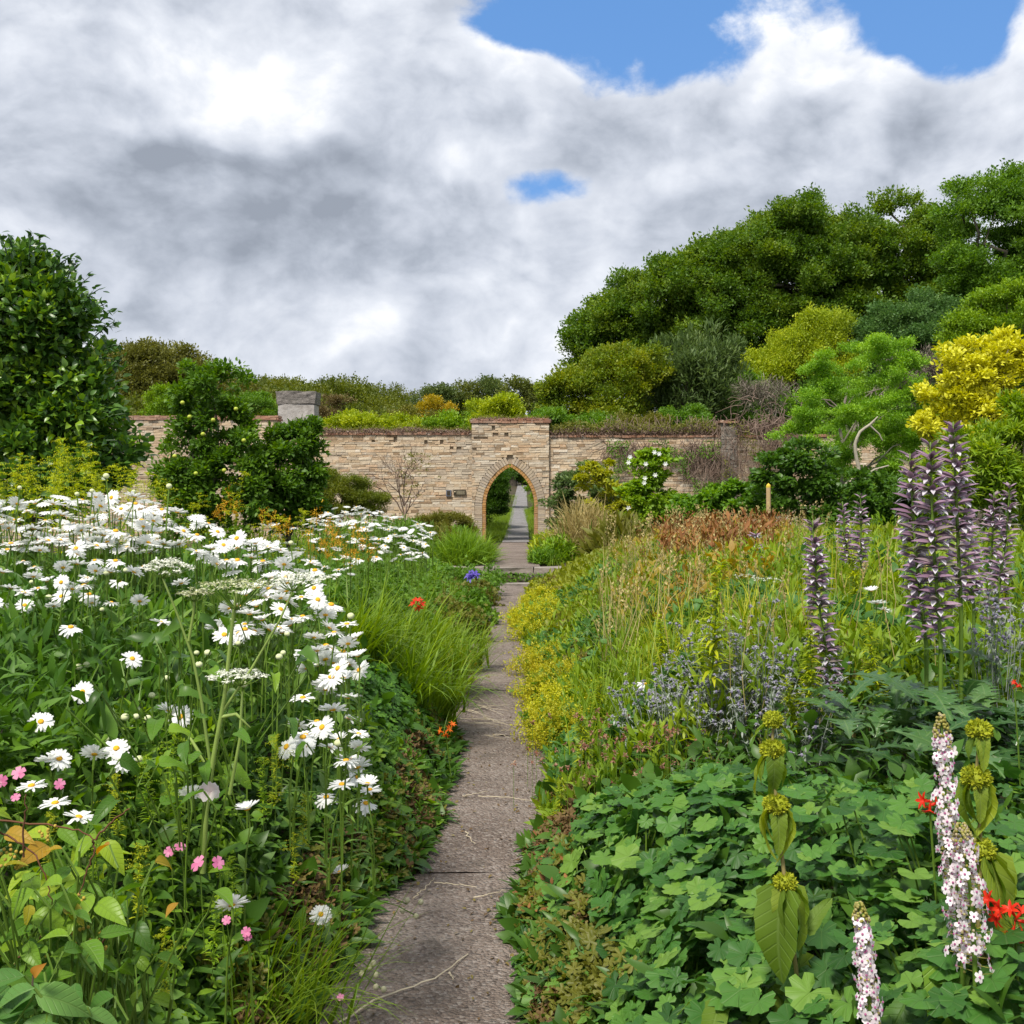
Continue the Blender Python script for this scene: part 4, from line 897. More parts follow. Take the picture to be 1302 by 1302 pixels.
# grasses
def tuftv(mb, c, n, h, spread, Ts, lean=(0, 0, 0), rad=.06, hv=.3):
    b = np.asarray(c) + rng.normal(0, rad, (n, 3)) * (1, 1, 0); a = rng.uniform(0, 2 * math.pi, n)
    dx = np.stack([np.cos(a), np.sin(a), np.zeros(n)], 1)
    D = norm(dx * spread * rng.uniform(.2, 1, n)[:, None] + np.array([0, 0, 1]) + np.array(lean)); N = -dx - np.array(lean) * 2
    mb.multi(Ts, b, D, N, h * rng.uniform(1 - hv, 1 + hv, n))
GG = 'arching bright grass clumps on the left of the path'
for i, (px, py, Y, h, lab) in enumerate(((500, 800, 8.4, .42, 'bright arching grass clump leaning to the path above the leafy mound'), (470, 835, 7.4, .46, 'bright grass clump directly behind the leafy mound'), (545, 838, 8.9, .38, 'bright grass clump nearest the path, left side'),
        (560, 812, 10, .36, 'narrow grass clump behind the one nearest the path'), (435, 800, 7.2, .42, 'grass clump beside the lower right daisies'), (520, 862, 7.6, .38, 'low grass clump hanging over the leafy mound'))):
    p = P(px, py, Y); p[2] -= h * .62; o = thing('grass_clump', lab, 'grass', p, GG); mb = MB()
    wv_ = (.35, -.25, 0); 
    for q in range(7): tuftv(mb, rng.normal(0, .12, 3) * (1.3, 1, .3), 60, h * 1.25, .65, T_blade, lean=wv_, rad=.05)
    mb.build('blades', M_grass, o)
p = P(425, 1190, 3.5); o = thing('grass_clump', 'long thin grass clump drooping over the near left path edge', 'grass', (p[0] - .1, p[1], .05)); mb = MB()
for q in range(6): tuftv(mb, rng.normal(0, .1, 3) * (1, 2.2, 0) , 34, .42, .6, [(T[0] * (.6, 1, 1), T[1]) for T in T_blade], lean=(.5, -.3, 0), rad=.05)
mb.build('blades', M_grass, o)
def grassfield(name, label, side, n, y0, y1, dmax, mat, h, zone, per=10, base=.55, spread=.35, thin=.7, seeds=None, Ts=T_blade):
    H = HL if side < 0 else HR; x, y, d = sample(side, n, y0, y1, dmax, 1.2); z = H(x, y) * base + ground(x, y); p = np.stack([x, y, z + h * .6], 1); px, py = topx(p)
    k = zone(px, py, p); p = p[k]; p[:, 2] -= h * .6; mb = MB()
    Tn = [(T[0] * (thin, 1, 1), T[1]) for T in Ts]
    m = len(p) * per; b = np.repeat(p, per, 0) + rng.normal(0, .05, (m, 3)) * (1, 1, 0); a = rng.uniform(0, 6.283, m); dx = np.stack([np.cos(a), np.sin(a), 0 * a], 1)
    D = norm(dx * spread * rng.random(m)[:, None] + (0, 0, 1) + np.array([.08, 0, 0])); sc_ = h * rng.uniform(.6, 1.25, m)
    mb.multi(Tn, b, D, -dx, sc_)
    o = mb.build(name, mat); stuff(o, label, 'grass')
    if seeds:
        sb = MB(); j = rng.random(m) < seeds[1]; tips = b[j] + D[j] * sc_[j][:, None] * .93; q = 12; nj = len(tips)
        c_ = np.repeat(tips, q, 0) + np.repeat(D[j], q, 0) * rng.uniform(-.10, .05, nj * q)[:, None] + rng.normal(0, .008, (nj * q, 3))
        sb.multi([T_dia], c_, norm(np.repeat(D[j], q, 0) + rng.normal(0, .45, (nj * q, 3))), rng.normal(0, 1, (nj * q, 3)), .028)
        stuff(sb.build(name + '_seedheads', seeds[0]), 'seed heads on the ' + label, 'seed heads')
grassfield('green_grass', 'fresh green grass blades standing among the right border', 1, 700, 6, 15, 5, M_grass, .5, lambda px, py, p: (py < 1000) & ((px > 770) | ((py > 830) & (px > 730))), per=12)
grassfield('yellow_grass', 'yellow-green thin grass in the middle of the right border', 1, 420, 6, 13, 3.2, leafmat('yellow_grass_leaf', [(.20, .26, .02), (.34, .38, .03), (.45, .44, .06)]), .6, lambda px, py, p: noisemask(p, 1.2, 0, 1) & ((px > 800) | (py > 900)) & (px > 720), per=12, thin=.5)
grassfield('straw_grass', 'dry straw coloured grass stems in the right border', 1, 420, 7.5, 16, 4.2, M_straw, .72, lambda px, py, p: (px > 765) & (px < 1040) & noisemask(p, 1.1, -.25, 3), per=7, thin=.32, seeds=(M_straw, .3))
grassfield('bed_grass', 'thin green grass among the far left daisies', -1, 380, 7, 17, 2.6, M_grass, .3, lambda px, py, p: px > 330, per=12, thin=.8)
grassfield('rusty_dock', 'rust brown dock seed spikes at the back of the right border', 1, 230, 11, 17, 5.5, M_rust, .62, lambda px, py, p: (px > 820) & (px < 1000) & (py < 760), per=5, thin=.4, seeds=(M_rust, .9))

cover('blue_green_herbs', 'blue-green leafy patches between the yellow cushions and the grass', 'foliage', 1, 26000, 6, 14, 3.4, T_oval + T_cut, leafmat('bluish_leaf', [(.03, .10, .03), (.06, .17, .05), (.12, .26, .08)], patch=.3), (.05, .10), depth=.3, growup=.5, lift=.04, zone=lambda px, py, p: noisemask(p, 1.7, .12, 6))
cover('amber_herbs', 'amber and rusty fading leaves at the back of the right border', 'foliage', 1, 16000, 8, 17, 5, T_oval + T_lance, leafmat('amber_fade', [(.22, .20, .02), (.36, .27, .03), (.34, .16, .04)], patch=.4), (.05, .10), depth=.25, growup=1, lift=.08, zone=lambda px, py, p: noisemask(p, 1.5, .15, 2) & (px > 780) & (px < 1010) & (py < 800))
cover('orange_dock_leaves', 'rust red leaves at the back of the right border', 'foliage', 1, 9000, 10, 17, 6, T_lance, M_rust, (.06, .12), depth=.2, growup=1.5, lift=.2, zone=lambda px, py, p: (px > 840) & (px < 985) & (py < 735))
# lady's mantle and other yellow cushions
def cushion(name, label, cat, c, r, mat, n, ls, Ts=T_spray, group=None, leafm=None, sq=.7, part='flowers'):
    o = thing(name, label, cat, (c[0], c[1], 0), group); hgt = max(c[2], .1); k = 26; a = rng.uniform(0, 6.28, k); rr = r * np.sqrt(rng.random(k)) * 1.15
    hx = np.stack([rr * np.cos(a), rr * np.sin(a) * 1.3, hgt * np.sqrt(np.maximum(1 - (rr / r / 1.25) ** 2, .05)) * rng.uniform(.75, 1.15, k)], 1); kk = rng.integers(0, k, n)
    p = hx[kk] + rng.normal(0, 1, (n, 3)) * np.array([.05, .05, .045]) - np.array([0, 0, 1]) * (rng.random((n, 1)) ** 2) * hgt * .4; p[:, 2] = np.maximum(p[:, 2], .015); d = norm(p)
    mb = MB(); mb.multi(Ts, p, norm(rng.normal(0, .6, (n, 3)) + (0, 0, .6)), norm(rng.normal(0, .6, (n, 3)) + (0, 0, 1)), ls * .8 * rng.uniform(.6, 1.3, n), np.clip(rng.random(k)[kk] * .6 + rng.random(n) * .4, 0, 1)); mb.build(part, mat, o, smooth=True)
    mb = MB(); m = n // 4; kk = rng.integers(0, k, m); q = hx[kk] * rng.uniform(.3, .95, (m, 1)) + rng.normal(0, .05, (m, 3)); q[:, 2] = np.maximum(q[:, 2], .02); mb.multi(T_gers, q, norm(rng.normal(0, .7, (m, 3)) + norm(q)), norm(rng.normal(0, .4, (m, 3)) + (0, 0, 1)), ls * 1.1 * rng.uniform(.7, 1.3, m)); mb.build('leaves', leafm or M_mid, o, smooth=True)
    return o
GY = 'yellow flower cushions along the right of the path'
for (px, py, Y, r, m, lab) in ((690, 775, 13.2, .44, M_yell, 'bright yellow flower cushion farthest along the right path edge'), (735, 752, 14.5, .62, M_yell, 'bright yellow flower cushion just before the steps on the right'), (672, 790, 12.2, .30, M_yell, 'yellow flower cushion touching the path beneath the farthest ones'),
        (700, 845, 10.0, .36, M_lime, 'lime-yellow cushion half way along the right path edge'), (705, 880, 8.8, .36, M_lime, 'lime-yellow cushion overhanging the path where it narrows'), (745, 905, 8.0, .36, M_yell, 'yellow-green frothy cushion behind the near right path edge'),
        (708, 950, 7.3, .30, M_lime, 'yellow-green frothy cushion nearest the camera on the right path edge'), (790, 870, 8.8, .36, M_lime, 'lime-yellow cushion set back from the path on the right')):
    p = P(px, py, Y); mm = m if m is M_yell else leafmat('mantle_flower', [(.24, .28, .015), (.42, .42, .018), (.58, .50, .02)], trans=.3)
    cushion('yellow_cushion', lab, 'plant', (max(p[0], float(ER(Y)) + r * .6), Y, max(p[2] + .05, .22)), r, mm, int(2600 * r / .3), .05, group=GY)
GY2 = 'yellow-brown cushions left of the path'
for (px, py, Y, r, lab) in ((575, 850, 9.4, .15, 'yellowish brown cushion at the left path edge below the grass'), (560, 870, 9.0, .16, 'yellow-green cushion left of the brown one at the path edge')):
    p = P(px, py, Y); cushion('yellow_cushion', lab, 'plant', (p[0], Y, .28), r, leafmat('brown_yellow_flower', [(.28, .22, .03), (.38, .32, .03), (.5, .42, .03)]), 900, .045, group=GY2)
for (px, py, Y, r, mat, lab, hh) in ((610, 770, 13.5, .32, M_mid, 'leafy green cranesbill hummock at the far left edge of the path', .42), (590, 795, 12, .3, M_olive, 'olive brown cranesbill hummock left of the path', .42), (630, 760, 15.5, .26, M_olive, 'brownish hummock bulging onto the path near the steps', .3), (600, 742, 16.5, .5, M_mid, 'green hummock with a blue flower just before the steps', .52)):
    p = P(px, py, Y); cushion('cranesbill_hummock', lab, 'plant', (min(p[0], float(EL(Y)) - r * .5), Y, hh), r, mat, 1500, .06, Ts=T_gers, group='cranesbill hummocks before the steps', part='foliage')
# ------------------------------------------------------------------ daisies
def t_petal(w_, n=4, droop=.15, notch=True):
    v = []; tr = []
    for i in range(n + 1):
        u = i / n; q = w_ * (.45 + .75 * math.sin(math.pi * min(u * .62 + .12, 1)))
        if i == n: q *= .55
        v += [(-q, u, -droop * u * u + .015), (0, u * (1 - .03 * (i == n)), -droop * u * u), (q, u, -droop * u * u + .015)]
    for i in range(n):
        a = 3 * i; tr += [(a, a + 1, a + 4), (a, a + 4, a + 3), (a + 1, a + 2, a + 5), (a + 1, a + 5, a + 4)]
    return (A(v), np.array(tr))
def daisy_head(R_, npet, droop, cup):
    pm = MB(); a = np.arange(npet) / npet * 6.283 + rng.normal(0, .06, npet)
    for ring in (0, 1):
        aa = a + ring * 3.14 / npet; n = len(aa); D = norm(np.stack([np.cos(aa), np.sin(aa), np.full(n, cup + ring * .10) + rng.normal(0, .10, n)], 1))
        T = [t_petal(.115, 4, droop), t_petal(.10, 4, droop * 1.6), t_petal(.12, 4, droop * .3)]
        m = np.ones(n, bool) if ring == 0 else rng.random(n) < .7
        pm.multi(T, D[m] * .12 * R_, D[m], (0, 0, 1), R_ * rng.uniform(.8, .95, m.sum()) * (1 - .1 * ring))
    dm = MB(); dm.ball((0, 0, .004), .24 * R_, .5, 10, 6, .5)
    return pm, dm
def stem_pts(L, bend):
    u = np.linspace(0, 1, 6); return np.stack([bend[0] * (u ** 2 - 1) * L, bend[1] * (u ** 2 - 1) * L, (u - 1) * L], 1)
DP = []    # prototypes (petal mesh, disc mesh) in a head frame with normal +Z; tilts are baked as variants
def daisy_proto(tilt_dir, tilt, R_, npet, droop, cup, L):
    """root at the head's underside; the stem runs down from it"""
    o = thing('daisy', 'x', 'daisy'); pm, dm = daisy_head(R_, npet, droop, cup)
    from mathutils import Matrix
    ax = np.array([-math.sin(tilt_dir), math.cos(tilt_dir), 0]); M = np.array(Matrix.Rotation(tilt, 3, Vector(ax)))
    for mb in (pm, dm): mb.v = [v @ M.T for v in mb.v]
    pm.build('petals', M_white, o); dm.build('disc', M_disc, o, smooth=True)
    mb = MB(); nrm = M @ np.array([0, 0, 1.0]); b = rng.normal(0, .12, 2); q = stem_pts(L, b)
    q[-1] = -nrm * .006; q[-2] = -nrm * .03 + q[-2] * .3
    mb.tube(q, [.0035, .0032, .003, .003, .003, .004], 4, .6)
    n = 4; u = rng.uniform(.1, .75, n); pp = np.stack([np.interp(u, np.linspace(0, 1, 6), q[:, k]) for k in range(3)], 1); aa = rng.uniform(0, 6.28, n)
    mb.multi(T_lance, pp, norm(np.stack([np.cos(aa), np.sin(aa), np.full(n, .8)], 1)), (0, 0, 1), rng.uniform(.05, .10, n), rng.random(n) * .6)
    mb.build('stem', M_stem, o); return o
T2 = 6.283
# tilt_dir is the compass direction in which the face leans: -pi/2 is towards the camera, pi/2 away
protos = [daisy_proto(rng.uniform(0, T2), t_, .046 * f, int(n_), dr, cu, .34) for (t_, f, n_, dr, cu) in
          ((.1, 1.0, 19, .15, .1), (.2, 1.1, 21, .05, .3), (.15, .95, 17, .3, .0), (.3, 1.0, 20, .15, .25), (.25, .9, 16, .1, .6), (.3, 1.05, 18, .35, -.1))]
facing = [daisy_proto(-math.pi / 2 + e_, t_, .043 * f, n_, dr, .05, .32) for (e_, t_, f, n_, dr) in ((.3, .75, 1, 19, .1), (-.4, .95, 1.05, 18, .2), (.1, 1.2, .95, 20, .3), (.8, .7, 1, 17, .15))]
away = [daisy_proto(math.pi / 2 + e_, t_, .046 * f, n_, .12, .3, .34) for (e_, t_, f, n_) in ((.5, .45, 1, 19), (-.4, .6, 1.05, 18), (.2, .75, 1, 21))]
used_p = set(); count = [0]
def place_daisy(kind, p, label, group=None, s_=1.0):
    pr = kind[rng.integers(0, len(kind))]
    count[0] += 1
    if id(pr) not in used_p:
        used_p.add(id(pr)); pr.location = tuple(float(v) for v in p); pr['label'] = label; pr.rotation_euler = (0, 0, 0); pr.scale = (s_,) * 3
        if group: pr['group'] = group
        elif 'group' in pr: del pr['group']
        return pr
    o = dup(pr, p, rng.normal(0, .35), label, group, s_)
    if not group and 'group' in o: del o['group']
    return o
def depthL(py): return float(np.interp(py, [630, 660, 700, 760, 830, 900, 1000, 1100, 1180], [5.3, 5.1, 4.8, 4.5, 4.15, 3.8, 3.4, 3.1, 3.0]))
singles = [(105, 880, 'f', 'white daisy facing up with a clear yellow disc, low on the left side'), (90, 798, 'p', 'flat white daisy above the clear yellow-disced one at left'), (168, 838, 'f', 'lone small white daisy in the dark leaves left of the umbel stalk'), (110, 742, 'p', 'white daisy by itself just under the crowded crest at left'),
           (148, 952, 'f', 'white daisy with a large orange disc facing the camera'), (156, 968, 'f', 'white daisy tucked under the orange-disced one'), (52, 918, 'f', 'white daisy half hidden by a leaf at the left edge'), (75, 965, 'f', 'white daisy with orange disc left of the large orange-disced daisy'), (62, 968, 'a', 'closed cup-shaped white daisy at the left above the pink flowers'),
           (215, 905, 'a', 'upper white daisy of the pair left of the umbel stalk'), (230, 912, 'f', 'lower white daisy of the pair left of the umbel stalk'), (40, 1000, 'p', 'white daisy among the pink flowers at the left edge'), (100, 1040, 'p', 'lowest white daisy beneath the pink flowers'), (70, 1022, 'p', 'white daisy between pink flowers and the lowest one at left'), (120, 960, 'a', 'white daisy behind the orange-disced one'),
           (408, 1163, 'f', 'white daisy lowest beside the path edge, with yellow disc'), (295, 1152, 'a', 'white daisy edge-on in shadow above the near path'), (432, 1110, 'p', 'white daisy hanging near the path above the lowest one'), (315, 1030, 'p', 'white daisy right of the umbel stalk low down'), (415, 1014, 'p', 'white daisy left of the pair above the near path edge'), (465, 1022, 'p', 'white daisy nearest the path in the pair above its near edge'),
           (470, 1005, 'p', 'white daisy just above the one nearest the path'), (365, 950, 'f', 'white daisy with bright yellow disc right of the green feathery shoot'), (385, 938, 'p', 'white daisy behind the yellow-disced one right of the feathery shoot'), (410, 925, 'f', 'white daisy turned up right of the feathery shoot'), (385, 888, 'p', 'white daisy standing clear above the feathery shoot'), (425, 805, 'p', 'white daisy at the right edge of the near bank'), (455, 835, 'p', 'large flat white daisy farthest right over the leafy mound'),
           (430, 850, 'f', 'white daisy with orange disc next to the large flat one'), (440, 968, 'p', 'small tilted daisy below the leafy mound edge'), (205, 577 + 215, 'p', 'small white daisy beneath the left umbel'), (243, 1012, 'a', 'white daisy behind the foot of the umbel stalk')]
kinds = {'p': protos, 'f': facing, 'a': away}
for px, py, k_, lab in singles:
    Y = depthL(py) - .45
    if py > 990 and px > 380: Y = 3.7
    place_daisy(kinds[k_], P(px, py, Y), lab, None, .88)
# crowded bank: zones that nothing tells apart share one label
def inpoly(x, y, poly):
    r = False; n = len(poly)
    for i in range(n):
        x1, y1 = poly[i]; x2, y2 = poly[(i + 1) % n]
        if (y1 > y) != (y2 > y) and x < (x2 - x1) * (y - y1) / (y2 - y1) + x1: r = not r
    return r
def drift(poly, n, Yf, lab, grp, pick, mind=9, s0=1.0, dens=None):
    xs_, ys_ = zip(*poly); pts = []; tries = 0
    while len(pts) < n and tries < n * 60:
        tries += 1; x, y = rng.uniform(min(xs_), max(xs_)), rng.uniform(min(ys_), max(ys_))
        if not inpoly(x, y, poly): continue
        if dens is not None and rng.random() > dens(x, y): continue
        if any((x - a) ** 2 + ((y - b) * 1.8) ** 2 < mind ** 2 for a, b in pts): continue
        pts.append((x, y))
    pts.sort(key=lambda q: -q[1]); res = []
    for x, y in pts: res.append((P(x, y, Yf(x, y) + rng.normal(0, .12)), pick()))
    for p, kk in res: place_daisy(kk, p, lab, grp, s0 * rng.uniform(.85, 1.12))
pk = lambda: (protos, protos, protos, protos, away, away, protos, protos, facing)[rng.integers(0, 9)]
crest = [(-10, 628), (100, 632), (200, 632), (270, 668), (340, 690), (400, 715), (430, 745), (380, 745), (300, 730), (200, 705), (100, 700), (-10, 700)]
drift(crest, 78, lambda x, y: depthL(y) + .1, 'white daisy in the crowded crest along the top of the near left bank', 'daisies crowding the crest of the near bank', pk, 13)
mid = [(-10, 700), (100, 700), (200, 705), (250, 740), (180, 770), (80, 775), (-10, 790)]
drift(mid, 34, lambda x, y: depthL(y) - .35, 'small white daisy half sunk in stems beneath the crowded crest', 'daisies among the stems below the crest', pk, 16, .8)
right = [(300, 745), (400, 740), (440, 790), (465, 830), (440, 900), (400, 870), (350, 800), (310, 830), (270, 800)]
drift(right, 58, lambda x, y: depthL(y) - .05, 'white daisy in the loose group right of the tall umbel stalk', 'daisies right of the umbel stalk', pk, 11)
lowr = [(400, 900), (450, 900), (480, 1000), (440, 1010), (380, 960), (340, 940)]
drift(lowr, 16, lambda x, y: depthL(y) - .1, 'white daisy scattered over the slope beside the leafy mound', 'daisies on the slope beside the leafy mound', pk, 16, .9)
far1 = [(395, 655), (440, 640), (500, 655), (552, 668), (550, 690), (545, 712), (500, 712), (440, 690), (385, 668)]
drift(far1, 60, lambda x, y: float(np.interp(y, [640, 720], [10.2, 9.0])), 'tiny white daisy in the dense far drift sloping down to the grass', 'daisies of the far drift', lambda: protos if rng.random() < .9 else facing, 6, .9)
far2 = [(330, 660), (395, 668), (440, 695), (500, 715), (490, 740), (430, 735), (340, 690)]
drift(far2, 18, lambda x, y: float(np.interp(y, [660, 740], [9.0, 7.6])), 'small white daisy scattered among orange flowers before the far drift', 'daisies scattered before the far drift', lambda: protos, 10)
for px, py, Y, lab in ((1108, 752, 5.6, 'upper white daisy left of the tall purple spires'), (1115, 768, 5.5, 'lower white daisy left of the tall purple spires'), (820, 870, 6.3, 'lone white daisy above the right geranium mound'), (970, 797, 6.4, 'left one of the white daisies by the dark spire'), (990, 799, 6.4, 'white daisy nearest the dark spire'), (1123, 776, 5.5, 'drooping white daisy under the pair near the purple spires')):
    place_daisy(protos + away, P(px, py, Y), lab)
# beyond the 300 that show largest: the rest of both drifts as one mass
mb = MB(); db = MB()
def mass(poly, n, Yf, s0):
    xs_, ys_ = zip(*poly); k = 0
    while k < n:
        x, y = rng.uniform(min(xs_), max(xs_)), rng.uniform(min(ys_), max(ys_))
        if not inpoly(x, y, poly): continue
        k += 1; c = P(x, y, Yf(x, y) + rng.uniform(.1, .5)); nn = norm(np.array([rng.normal(0, .3), rng.normal(0, .3), 1.0])); X = norm(np.cross(nn, (0, 1, .2))); Y2 = np.cross(nn, X); R_ = .044 * s0 * rng.uniform(.8, 1.1)
        a = np.arange(16) / 16 * 6.283; D = X * np.cos(a)[:, None] + Y2 * np.sin(a)[:, None] + nn * .12; mb.scatter(T_petal_m, c + D * .1 * R_, D, nn, R_ * rng.uniform(.8, 1, 16)); db.tube([c + (0, 0, -.3), c], .003, 3, .5)
T_petal_m = t_petal(.13, 2, .15)
mass(crest, 120, lambda x, y: depthL(y), 1.0); mass(far1, 120, lambda x, y: float(np.interp(y, [640, 720], [10.2, 9.0])), .9); mass(far2, 12, lambda x, y: float(np.interp(y, [660, 740], [9.0, 7.6])), .9)
stuff(mb.build('daisy_mass', M_white), 'further white daisies massed behind the nearer ones in both drifts', 'daisies'); stuff(db.build('daisy_mass_stems', M_stem), 'stems under the massed white daisies', 'stems')
for pr in protos + facing + away:
    if id(pr) not in used_p:
        for c in list(pr.children): bpy.data.objects.remove(c)
        bpy.data.objects.remove(pr)
# buds
def budproto():
    o = thing('daisy_bud', 'x', 'bud'); mb = MB(); mb.ball((0, 0, 0), .011, .7, 8, 6, .85); mb.build('bud', M_bud, o, smooth=True)
    mb = MB(); mb.tube(stem_pts(.4, (.05, .02)) - (0, 0, .008), .003, 4, .5); mb.build('stem', M_stem, o); return o
bp = budproto(); first = True
for px, py in [(25, 620), (135, 605), (98, 628), (117, 624), (170, 625), (215, 618), (40, 740), (160, 725), (136, 728), (100, 848), (82, 853), (110, 845), (193, 884), (173, 911), (159, 912), (188, 913), (212, 862), (135, 940), (177, 965), (264, 830), (275, 810), (293, 790), (250, 830), (253, 845), (365, 806), (303, 818), (360, 830), (446, 783), (355, 835), (430, 945), (130, 775), (62, 760), (370, 690), (420, 868), (310, 870)]:
    p = P(px, py, depthL(max(py, 632)) - .15); L_ = 'pale green daisy bud on a thin stalk in the left bank'
    if first: bp.location = tuple(p); bp['label'] = L_; bp['group'] = 'daisy buds in the left bank'; first = False
    else: dup(bp, p, rng.uniform(0, 6), L_, 'daisy buds in the left bank', rng.uniform(.8, 1.4))

# ------------------------------------------------------------------ white umbels
M_umb = leafmat('umbel_floret', [(.55, .58, .45), (.72, .74, .64), (.8, .8, .74)], trans=.2)
M_umbg = leafmat('umbel_green', [(.30, .36, .18), (.45, .48, .30), (.60, .60, .48)], trans=.2)
stalk = thing('wild_angelica', 'tall wild umbel plant with branching green stalk and flat creamy heads', 'umbel', P(262, 1030, 2.85))
so_ = np.array(stalk.location)
def q_(px, py, Y=2.85): return P(px, py, Y) - so_
mb = MB()
mb.tube([q_(258, 1110), q_(262, 1030), q_(272, 960), q_(285, 890), q_(297, 780), q_(301, 752)], [.0075, .007, .0065, .0056, .0048, .004], 8, .6)
mb.tube([q_(283, 905), q_(320, 850), q_(355, 790), q_(372, 752)], [.004, .0036, .003, .0026], 6, .7)
mb.tube([q_(268, 975), q_(256, 890), q_(245, 835), q_(225, 780), q_(207, 735)], [.0045, .004, .0036, .003, .0026], 6, .3)
mb.tube([q_(240, 815), q_(246, 780), q_(247, 755)], [.004, .0035, .003], 6, .6); mb.tube([q_(292, 1010), q_(305, 940), q_(308, 880)], [.005, .004, .003], 6, .6)
mb.tube([q_(280, 912), q_(300, 908), q_(318, 925)], [.006, .005, .002], 6, .9)
mb.tube([q_(268, 980), q_(255, 960), q_(240, 935)], [.006, .005, .003], 6, .9)
mb.build('stalk', leafmat('pale_stalk', [(.12, .20, .06), (.20, .30, .10)], trans=.05), stalk, smooth=True)
def umbel(px, py, bx, by, w_, h, mat, Y=2.85, n=24, fl=26):
    base = q_(bx, by, Y); c = q_(px, py, Y); u = MB(); f = MB(); R_ = w_ / F * Y / 2
    for i in range(n):
        r = R_ * math.sqrt((i + .5) / n); a = i * 2.4; e_ = c + np.array([r * math.cos(a), r * math.sin(a), -(r / R_) ** 2 * h / F * Y + rng.normal(0, .003)])
        u.tube([base, base * .5 + e_ * .5 + np.array([0, 0, -.004]), e_], .0011, 3, .8)
        for k in range(1):
            m = fl; d = sph(m); d[:, 2] = np.abs(d[:, 2]) * .5; pp = e_ + d * R_ * .20 * np.sqrt(rng.random((m, 1))); f.multi([T_dia], pp, norm(rng.normal(0, 1, (m, 3)) * (1, 1, .3)), norm(d + (0, 0, 1.2)), .0085)
    u.build('rays', M_stem, stalk); o = f.build('umbel_head', mat, stalk); return o
umbel(213, 712, 207, 735, 62, 14, M_umb); umbel(300, 740, 301, 776, 98, 8, M_umbg); umbel(382, 733, 372, 752, 78, 6, M_umb); umbel(248, 752, 247, 765, 46, 3, M_umbg, n=16); umbel(300, 856, 307, 872, 72, 5, M_umb, n=22)
for px, py, Y, lab in ((1100, 0, 0, ''),): pass
for px, py, Y, w_, lab in ((975, 735, 7.0, 30, 'flat creamy umbel at right of the two behind the dark spire'), (948, 731, 7.1, 24, 'flat creamy umbel at left of the two behind the dark spire'), (940, 783, 6.6, 22, 'flat creamy umbel low in the right border')):
    stalk = thing('small_umbel', lab, 'umbel', P(px, py, Y)); so_ = np.array(stalk.location)
    mb = MB(); mb.tube([(0, 0, -.5), (.01, 0, -.2), (0, 0, -.04)], .003, 5, .5); mb.build('stalk', M_stem, stalk); umbel(px, py, px, py + 8, w_ * 1.3, 4, M_umb, Y, 14, 14)

# ------------------------------------------------------------------ goldenrod and feathery shoots
def plume(n, L, ll, up, mat, top=0, w_=1.0, ang=.9, name='goldenrod', stemr=.004, side=0):
    o = thing(name, 'x', 'plant'); mb = MB(); b = rng.normal(0, .06, 2); u = np.linspace(0, 1, 7)
    q = np.stack([b[0] * u ** 2 * L, b[1] * u ** 2 * L, u * L], 1); mb.tube(q, np.linspace(stemr, stemr * .35, 7), 5, .5); mb.build('stem', M_stem, o)
    mb = MB(); uu = rng.uniform(.15, 1, n) ** .8; p = np.stack([np.interp(uu, u, q[:, k]) for k in range(3)], 1); a = np.arange(n) * 2.4
    D = norm(np.stack([np.cos(a), np.sin(a), np.full(n, up) + rng.normal(0, .15, n)], 1)); S = ll * (1.15 - .75 * uu) * rng.uniform(.8, 1.2, n)
    mb.multi([(T[0] * (w_, 1, 1), T[1]) for T in T_lance], p, D, (0, 0, 1), S, rng.random(n))
    if top:
        for k in range(top):
            v = rng.uniform(.62, 1); s0 = np.array([np.interp(v, u, q[:, j]) for j in range(3)]); a = k * 2.4; Lb = L * .30 * (1.1 - v) * 2
            for j in range(9):
                t_ = j / 8; c = s0 + np.array([math.cos(a) * t_ * Lb, math.sin(a) * t_ * Lb, Lb * (.45 * t_ - .35 * t_ * t_)])
                mb.multi(T_lance, np.repeat([c], 3, 0), norm(rng.normal(0, .7, (3, 3)) + (0, 0, .9)), (0, 0, 1), .026, .6 + .4 * rng.random(3))
    mb.build('leaves', mat, o); return o
M_gr = leafmat('goldenrod_leaf', [(.14, .24, .015), (.26, .36, .02), (.40, .46, .03)], trans=.45)
def setp(pr, items, group, hfull, rzr=3.1, first=[None]):
    for i, (px, py, Y, h, lab) in enumerate(items):
        p = P(px, py, Y); s_ = h / hfull; p = p - np.array([0, 0, h]); src = pr[i % len(pr)]
        if i < len(pr): src.location = tuple(p); src.scale = (s_,) * 3; src['label'] = lab; src['group'] = group
        else: dup(src, p, rng.uniform(-rzr, rzr), lab, group, s_)
gr = [plume(90, 1.0, .11, .6, M_gr, 12) for _ in range(4)]
it = [(px + rng.normal(0, 2), py, 6.5 + rng.normal(0, .4), .55, 'feathery yellow-green goldenrod in the thicket between the daisies and the big evergreen') for px, py in
      [(5, 590), (20, 600), (32, 590), (48, 580), (62, 570), (75, 556), (70, 585), (88, 590), (100, 565), (108, 560), (120, 575), (118, 595), (135, 600), (148, 590), (160, 600), (172, 588), (185, 605), (40, 605), (80, 605), (95, 610), (0, 610), (-8, 585), (130, 612), (155, 612), (60, 600), (105, 590), (195, 600), (15, 575), (205, 612)]]
setp(gr, it, 'goldenrod thicket behind the daisies', 1.0)
gr2 = [plume(90, 1.0, .10, .7, M_gr, 10) for _ in range(2)]
setp(gr2, [(x, y, 8.2, .5, 'low goldenrod shoot in front of the apple tree') for x, y in ((235, 640), (250, 625), (300, 600), (303, 625), (285, 650), (330, 650), (345, 655), (270, 655), (380, 650), (390, 645), (360, 660), (320, 665))], 'goldenrod before the apple tree', 1.0)
